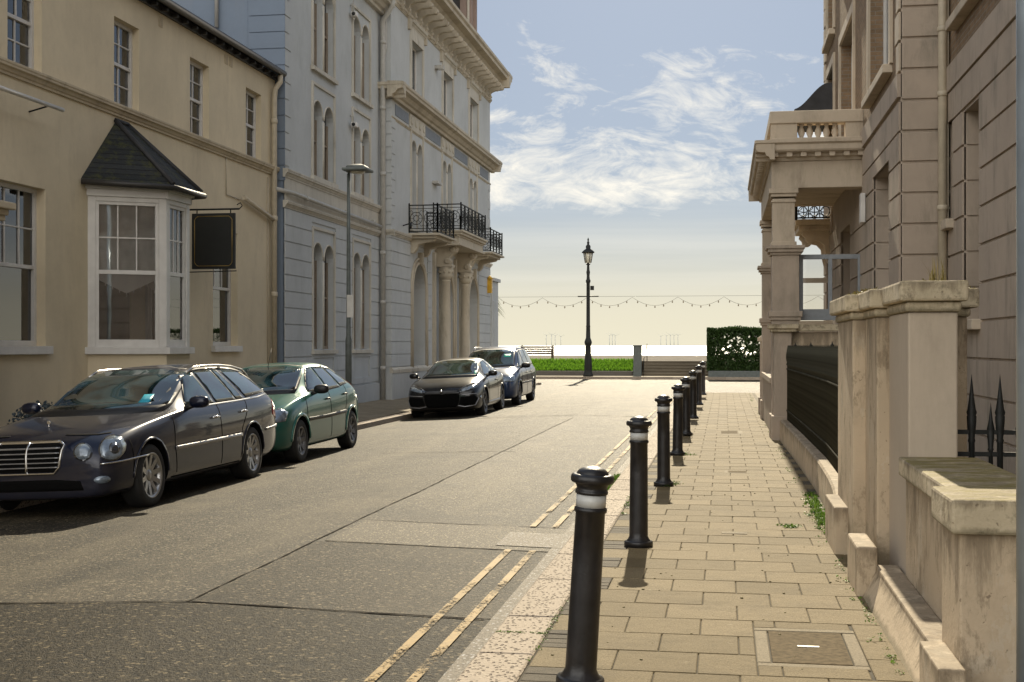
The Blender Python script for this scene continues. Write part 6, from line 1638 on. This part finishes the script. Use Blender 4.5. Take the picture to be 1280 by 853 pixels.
# ---- 2: green hatchback
st = [(2.05, .50, .30, .55, .45, .60, .36), (2.03, .64, .25, .62, .56, .68, .44), (1.93, .765, .20, .70, .67, .76, .50), (1.72, .825, .18, .80, .74, .86, .56), (1.40, .85, .17, .88, .785, .94, .60), (1.12, .855, .17, .925, .80, .985, .62), (.92, .855, .17, .945, .805, 1.01, .62), (.66, .855, .17, .955, .808, 1.15, .62), (.38, .855, .17, .96, .808, 1.31, .60), (.10, .855, .17, .965, .806, 1.41, .575), (-.25, .855, .17, .98, .805, 1.435, .565), (-.75, .855, .17, 1.0, .80, 1.43, .555), (-1.20, .85, .18, 1.03, .79, 1.385, .54), (-1.50, .84, .20, 1.05, .77, 1.30, .53), (-1.72, .82, .22, 1.02, .745, 1.16, .56), (-1.92, .79, .26, .93, .70, 1.0, .58), (-2.05, .74, .30, .84, .64, .88, .52), (-2.09, .62, .36, .74, .52, .78, .42)]
c2 = Car('dark green five-door hatchback parked right behind the black estate', st, 'paint_green', .31, (1.27, -1.345), .84, .355)
c2.window('windscreen', [(-.62, 1.01), (.62, 1.01), (.53, 1.34), (.25, 1.375), (-.25, 1.375), (-.53, 1.34)], 'front', .03, mirror=False, step=.08)
c2.window('front_window', [(.66, 1.0), (.30, 1.24), (.10, 1.34), (-.02, 1.345), (-.12, 1.0)])
c2.window('rear_window', [(-.22, 1.005), (-.11, 1.35), (-.60, 1.35), (-.84, 1.03)])
c2.window('quarter_window', [(-.93, 1.045), (-.70, 1.34), (-1.0, 1.315), (-1.25, 1.22), (-1.36, 1.08)])
c2.decal('rear_light', [(-1.52, 1.22), (-1.38, 1.30), (-1.48, 1.27), (-1.68, 1.08), (-1.72, .98), (-1.62, 1.02)], 'lampred', off=.006)
c2.strip('rub_strip', [(.98, .60), (.0, .60), (-.98, .625)], .05, 'blackplastic', off=.014)
c2.strip('door_seam', [(.98, .93), (1.0, .62), (.94, .30)], .009, 'gap'); c2.strip('door_seam', [(-.16, .97), (-.18, .6), (-.17, .28)], .009, 'gap'); c2.strip('door_seam', [(-1.10, 1.03), (-1.06, .84), (-.96, .66), (-.92, .30)], .009, 'gap')
for ax in c2.axles: c2.decal('wheel_arch_lip', ringpoly(ax, .31, .355, .40, R(2), R(178)), 'paint_green', off=.013, step=.2)
c2.decal('headlight', [(-.15, .60), (.15, .62), (.22, .74), (.10, .80), (-.10, .72)], 'lampglass', 35, .008, c=(1.8, .60))
c2.decal('grille', ell(0, .62, .22, .07), 'archblack', 'front', .006, False); c2.decal('lower_intake', [(-.4, .42), (-.42, .33), (.42, .33), (.4, .42)], 'archblack', 'front', .005, False)
c2.wheels(7, .195, 'dullalloy', .20); c2.mirror_(.60, .95, 1.02, 1.1, 'blackplastic'); c2.handle(-.02, .86, 'blackplastic'); c2.handle(-.95, .90, 'blackplastic')
m = MB(); loc, _, _, _ = c2.hit((.2, 0, 5), (0, 0, -1)); m.tube((.2, 0, loc.z), (.0, 0, loc.z + .28), .005, .003); m.build('aerial', 'blackplastic', c2.e)
c2.strip('wiper', [(-.5, 1.04), (.0, 1.03), (.15, 1.05)], .014, 'blackplastic', 'front', .014, mirror=False)
c2.place(-7.44, 20.62, -.225, R(.6))

# ---- 3: dark coupe
st = [(2.14, .60, .28, .52, .54, .57, .44), (2.12, .72, .22, .60, .64, .65, .52), (2.02, .81, .18, .69, .72, .73, .58), (1.80, .87, .16, .78, .78, .83, .62), (1.48, .90, .16, .85, .815, .905, .64), (1.18, .905, .16, .885, .825, .945, .65), (.98, .905, .16, .90, .828, .965, .66), (.70, .905, .16, .91, .828, 1.09, .64), (.40, .905, .16, .915, .826, 1.23, .60), (.08, .905, .16, .925, .823, 1.35, .57), (-.25, .905, .16, .94, .82, 1.40, .56), (-.70, .905, .17, .965, .815, 1.40, .55), (-1.15, .90, .18, 1.0, .805, 1.34, .53), (-1.50, .89, .20, 1.02, .79, 1.22, .53), (-1.80, .87, .23, 1.0, .76, 1.06, .58), (-2.0, .84, .26, .93, .71, .97, .58), (-2.12, .78, .30, .85, .64, .88, .52), (-2.16, .66, .36, .74, .54, .78, .42)]
c3 = Car('dark grey three-door coupe facing the camera, parked between green hatchback and blue people carrier', st, 'paint_dark', .325, (1.27, -1.37), .885, .37, glass='carglassg')
c3.window('windscreen', [(-.64, .965), (.64, .965), (.53, 1.30), (.25, 1.335), (-.25, 1.335), (-.53, 1.30)], 'front', .03, mirror=False, step=.08)
c3.window('side_window', [(.62, .965), (.28, 1.17), (.05, 1.28), (-.25, 1.32), (-.42, .985)])
c3.window('rear_side_window', [(-.52, .99), (-.36, 1.325), (-.75, 1.31), (-1.10, 1.18), (-1.30, 1.07)])
c3.decal('grille', [(-.42, .56), (-.40, .36), (-.33, .27), (.33, .27), (.40, .36), (.42, .56), (.30, .585), (-.30, .585)], 'archblack', 'front', .006, False)
c3.strip('nose_bar', [(-.44, .60), (0, .585), (.44, .60)], .05, 'paint_dark', 'front', .016, mirror=False)
for sc_ in (1,):
    h = c3.decal('headlight', [(-.34, .58), (-.26, .60), (.12, .70), (.22, .80), (.10, .80), (-.20, .72), (-.36, .64)], 'lampdark', 33, .010, c=(1.85, .62)); c3.decal('lens', [(-.28, .61), (.05, .69), (.12, .75), (.02, .75), (-.26, .665)], 'lampglass', 33, .016, c=(1.85, .62), parent=h)
c3.decal('side_intake', [(-.30, .50), (.02, .53), (.10, .44), (.0, .33), (-.20, .30), (-.34, .33)], 'archblack', 33, .008, c=(1.85, .62))
c3.strip('intake_trim', [(-.30, .54), (.06, .565), (.13, .44), (.02, .30), (-.22, .27), (-.36, .30)], .018, 'trim', 33, .014, c=(1.85, .62))
c3.decal('fog_light', ell(.24, .47, .045, .035), 'lampglass', 40, .010, c=(1.85, .62))
c3.strip('door_seam', [(.74, .92), (.76, .6), (.70, .30)], .009, 'gap'); c3.strip('door_seam', [(-.55, .95), (-.60, .6), (-.56, .30)], .009, 'gap')
c3.strip('sill_trim', [(.85, .30), (-.90, .32)], .06, 'trim', off=.010)
for ax in c3.axles: c3.decal('wheel_arch_lip', ringpoly(ax, .325, .37, .40, R(2), R(178)), 'paint_dark', off=.010, step=.2)
c3.wheels(5, .225, 'dullalloy', .22); c3.mirror_(.62, .98, 1.0, 1.1); c3.handle(-.42, .83, 'paint_dark')
m = MB(); m.lathe((2.16, 0, .64), [(.045, 0), (.035, .02), (0, .022)], 4, ax=(1, 0, 0)); m.build('badge', 'chrome', c3.e)
c3.decal('permit_sticker', [(.56, .99), (.62, .99), (.60, 1.07), (.55, 1.07)], 'greensticker', 'front', .009, False)
c3.place(-7.14, 34.35, -.235, R(1.0))

# ---- 4: blue people carrier
st = [(2.30, .60, .30, .62, .54, .67, .44), (2.28, .72, .25, .70, .64, .76, .52), (2.18, .82, .20, .80, .73, .86, .60), (1.95, .875, .18, .90, .79, .96, .64), (1.65, .90, .18, .97, .825, 1.04, .66), (1.40, .905, .18, 1.01, .835, 1.09, .67), (1.22, .905, .18, 1.03, .838, 1.13, .68), (.90, .905, .18, 1.04, .84, 1.33, .68), (.60, .905, .18, 1.045, .84, 1.51, .67), (.30, .905, .18, 1.05, .84, 1.64, .655), (-.10, .905, .18, 1.06, .838, 1.69, .65), (-.80, .905, .18, 1.07, .835, 1.70, .645), (-1.50, .90, .19, 1.08, .83, 1.68, .64), (-1.95, .89, .21, 1.09, .815, 1.60, .62), (-2.15, .87, .24, 1.06, .795, 1.38, .64), (-2.27, .84, .28, .98, .76, 1.05, .62), (-2.32, .72, .36, .84, .64, .88, .50)]
c4 = Car('dark blue people carrier with roof rails, last parked car towards the sea', st, 'paint_blue', .33, (1.42, -1.42), .885, .38, glass='carglassg')
c4.window('windscreen', [(-.68, 1.12), (.68, 1.12), (.60, 1.55), (.3, 1.60), (-.3, 1.60), (-.60, 1.55)], 'front', .03, mirror=False, step=.08)
c4.window('front_window', [(.88, 1.10), (.52, 1.38), (.32, 1.52), (.18, 1.55), (.08, 1.09)])
c4.window('rear_window', [(-.02, 1.10), (.06, 1.57), (-.70, 1.59), (-.84, 1.11)])
c4.window('cargo_window', [(-.94, 1.12), (-.82, 1.59), (-1.55, 1.57), (-1.95, 1.45), (-2.05, 1.18)])
c4.window('quarter_light', [(1.12, 1.09), (.96, 1.10), (.84, 1.19)], border=.012)
c4.strip('cowl_trim', [(-.66, 1.085), (0, 1.075), (.66, 1.085)], .03, 'chrome', 'front', .012, mirror=False)
c4.decal('headlight', [(-.22, .68), (.18, .70), (.22, .86), (-.02, .86), (-.22, .80)], 'lampglass', 33, .010, c=(2.05, .62))
c4.decal('grille', [(-.36, .80), (-.34, .68), (.34, .68), (.36, .80)], 'archblack', 'front', .008, False); c4.decal('lower_intake', [(-.5, .45), (-.52, .32), (.52, .32), (.5, .45)], 'archblack', 'front', .006, False)
c4.strip('rub_strip', [(.98, .62), (-.98, .64)], .05, 'blackplastic', off=.014)
c4.strip('door_seam', [(.98, 1.0), (1.0, .62), (.98, .30)], .009, 'gap'); c4.strip('door_seam', [(.03, 1.05), (.0, .6), (.0, .28)], .009, 'gap'); c4.strip('door_seam', [(-.90, 1.08), (-.98, .8), (-.98, .30)], .009, 'gap')
for ax in c4.axles: c4.decal('wheel_arch_lip', ringpoly(ax, .33, .38, .41, R(2), R(178)), 'paint_blue', off=.010, step=.2)
c4.wheels(6, .21, 'dullalloy', .215); c4.mirror_(.92, 1.0, 1.13, 1.25, 'blackplastic'); c4.handle(.12, .92, 'blackplastic'); c4.handle(-.8, .93, 'blackplastic')
c4.rail([.12, -.1, -.5, -.9, -1.3, -1.65], .62, h=.055)
c4.decal('permit_sticker', [(.36, 1.38), (.55, 1.38), (.54, 1.46), (.36, 1.46)], 'greensticker', 'front', .009, False)
c4.place(-7.12, 40.1, -.19, R(.8), .03, 1.1, 1.06)
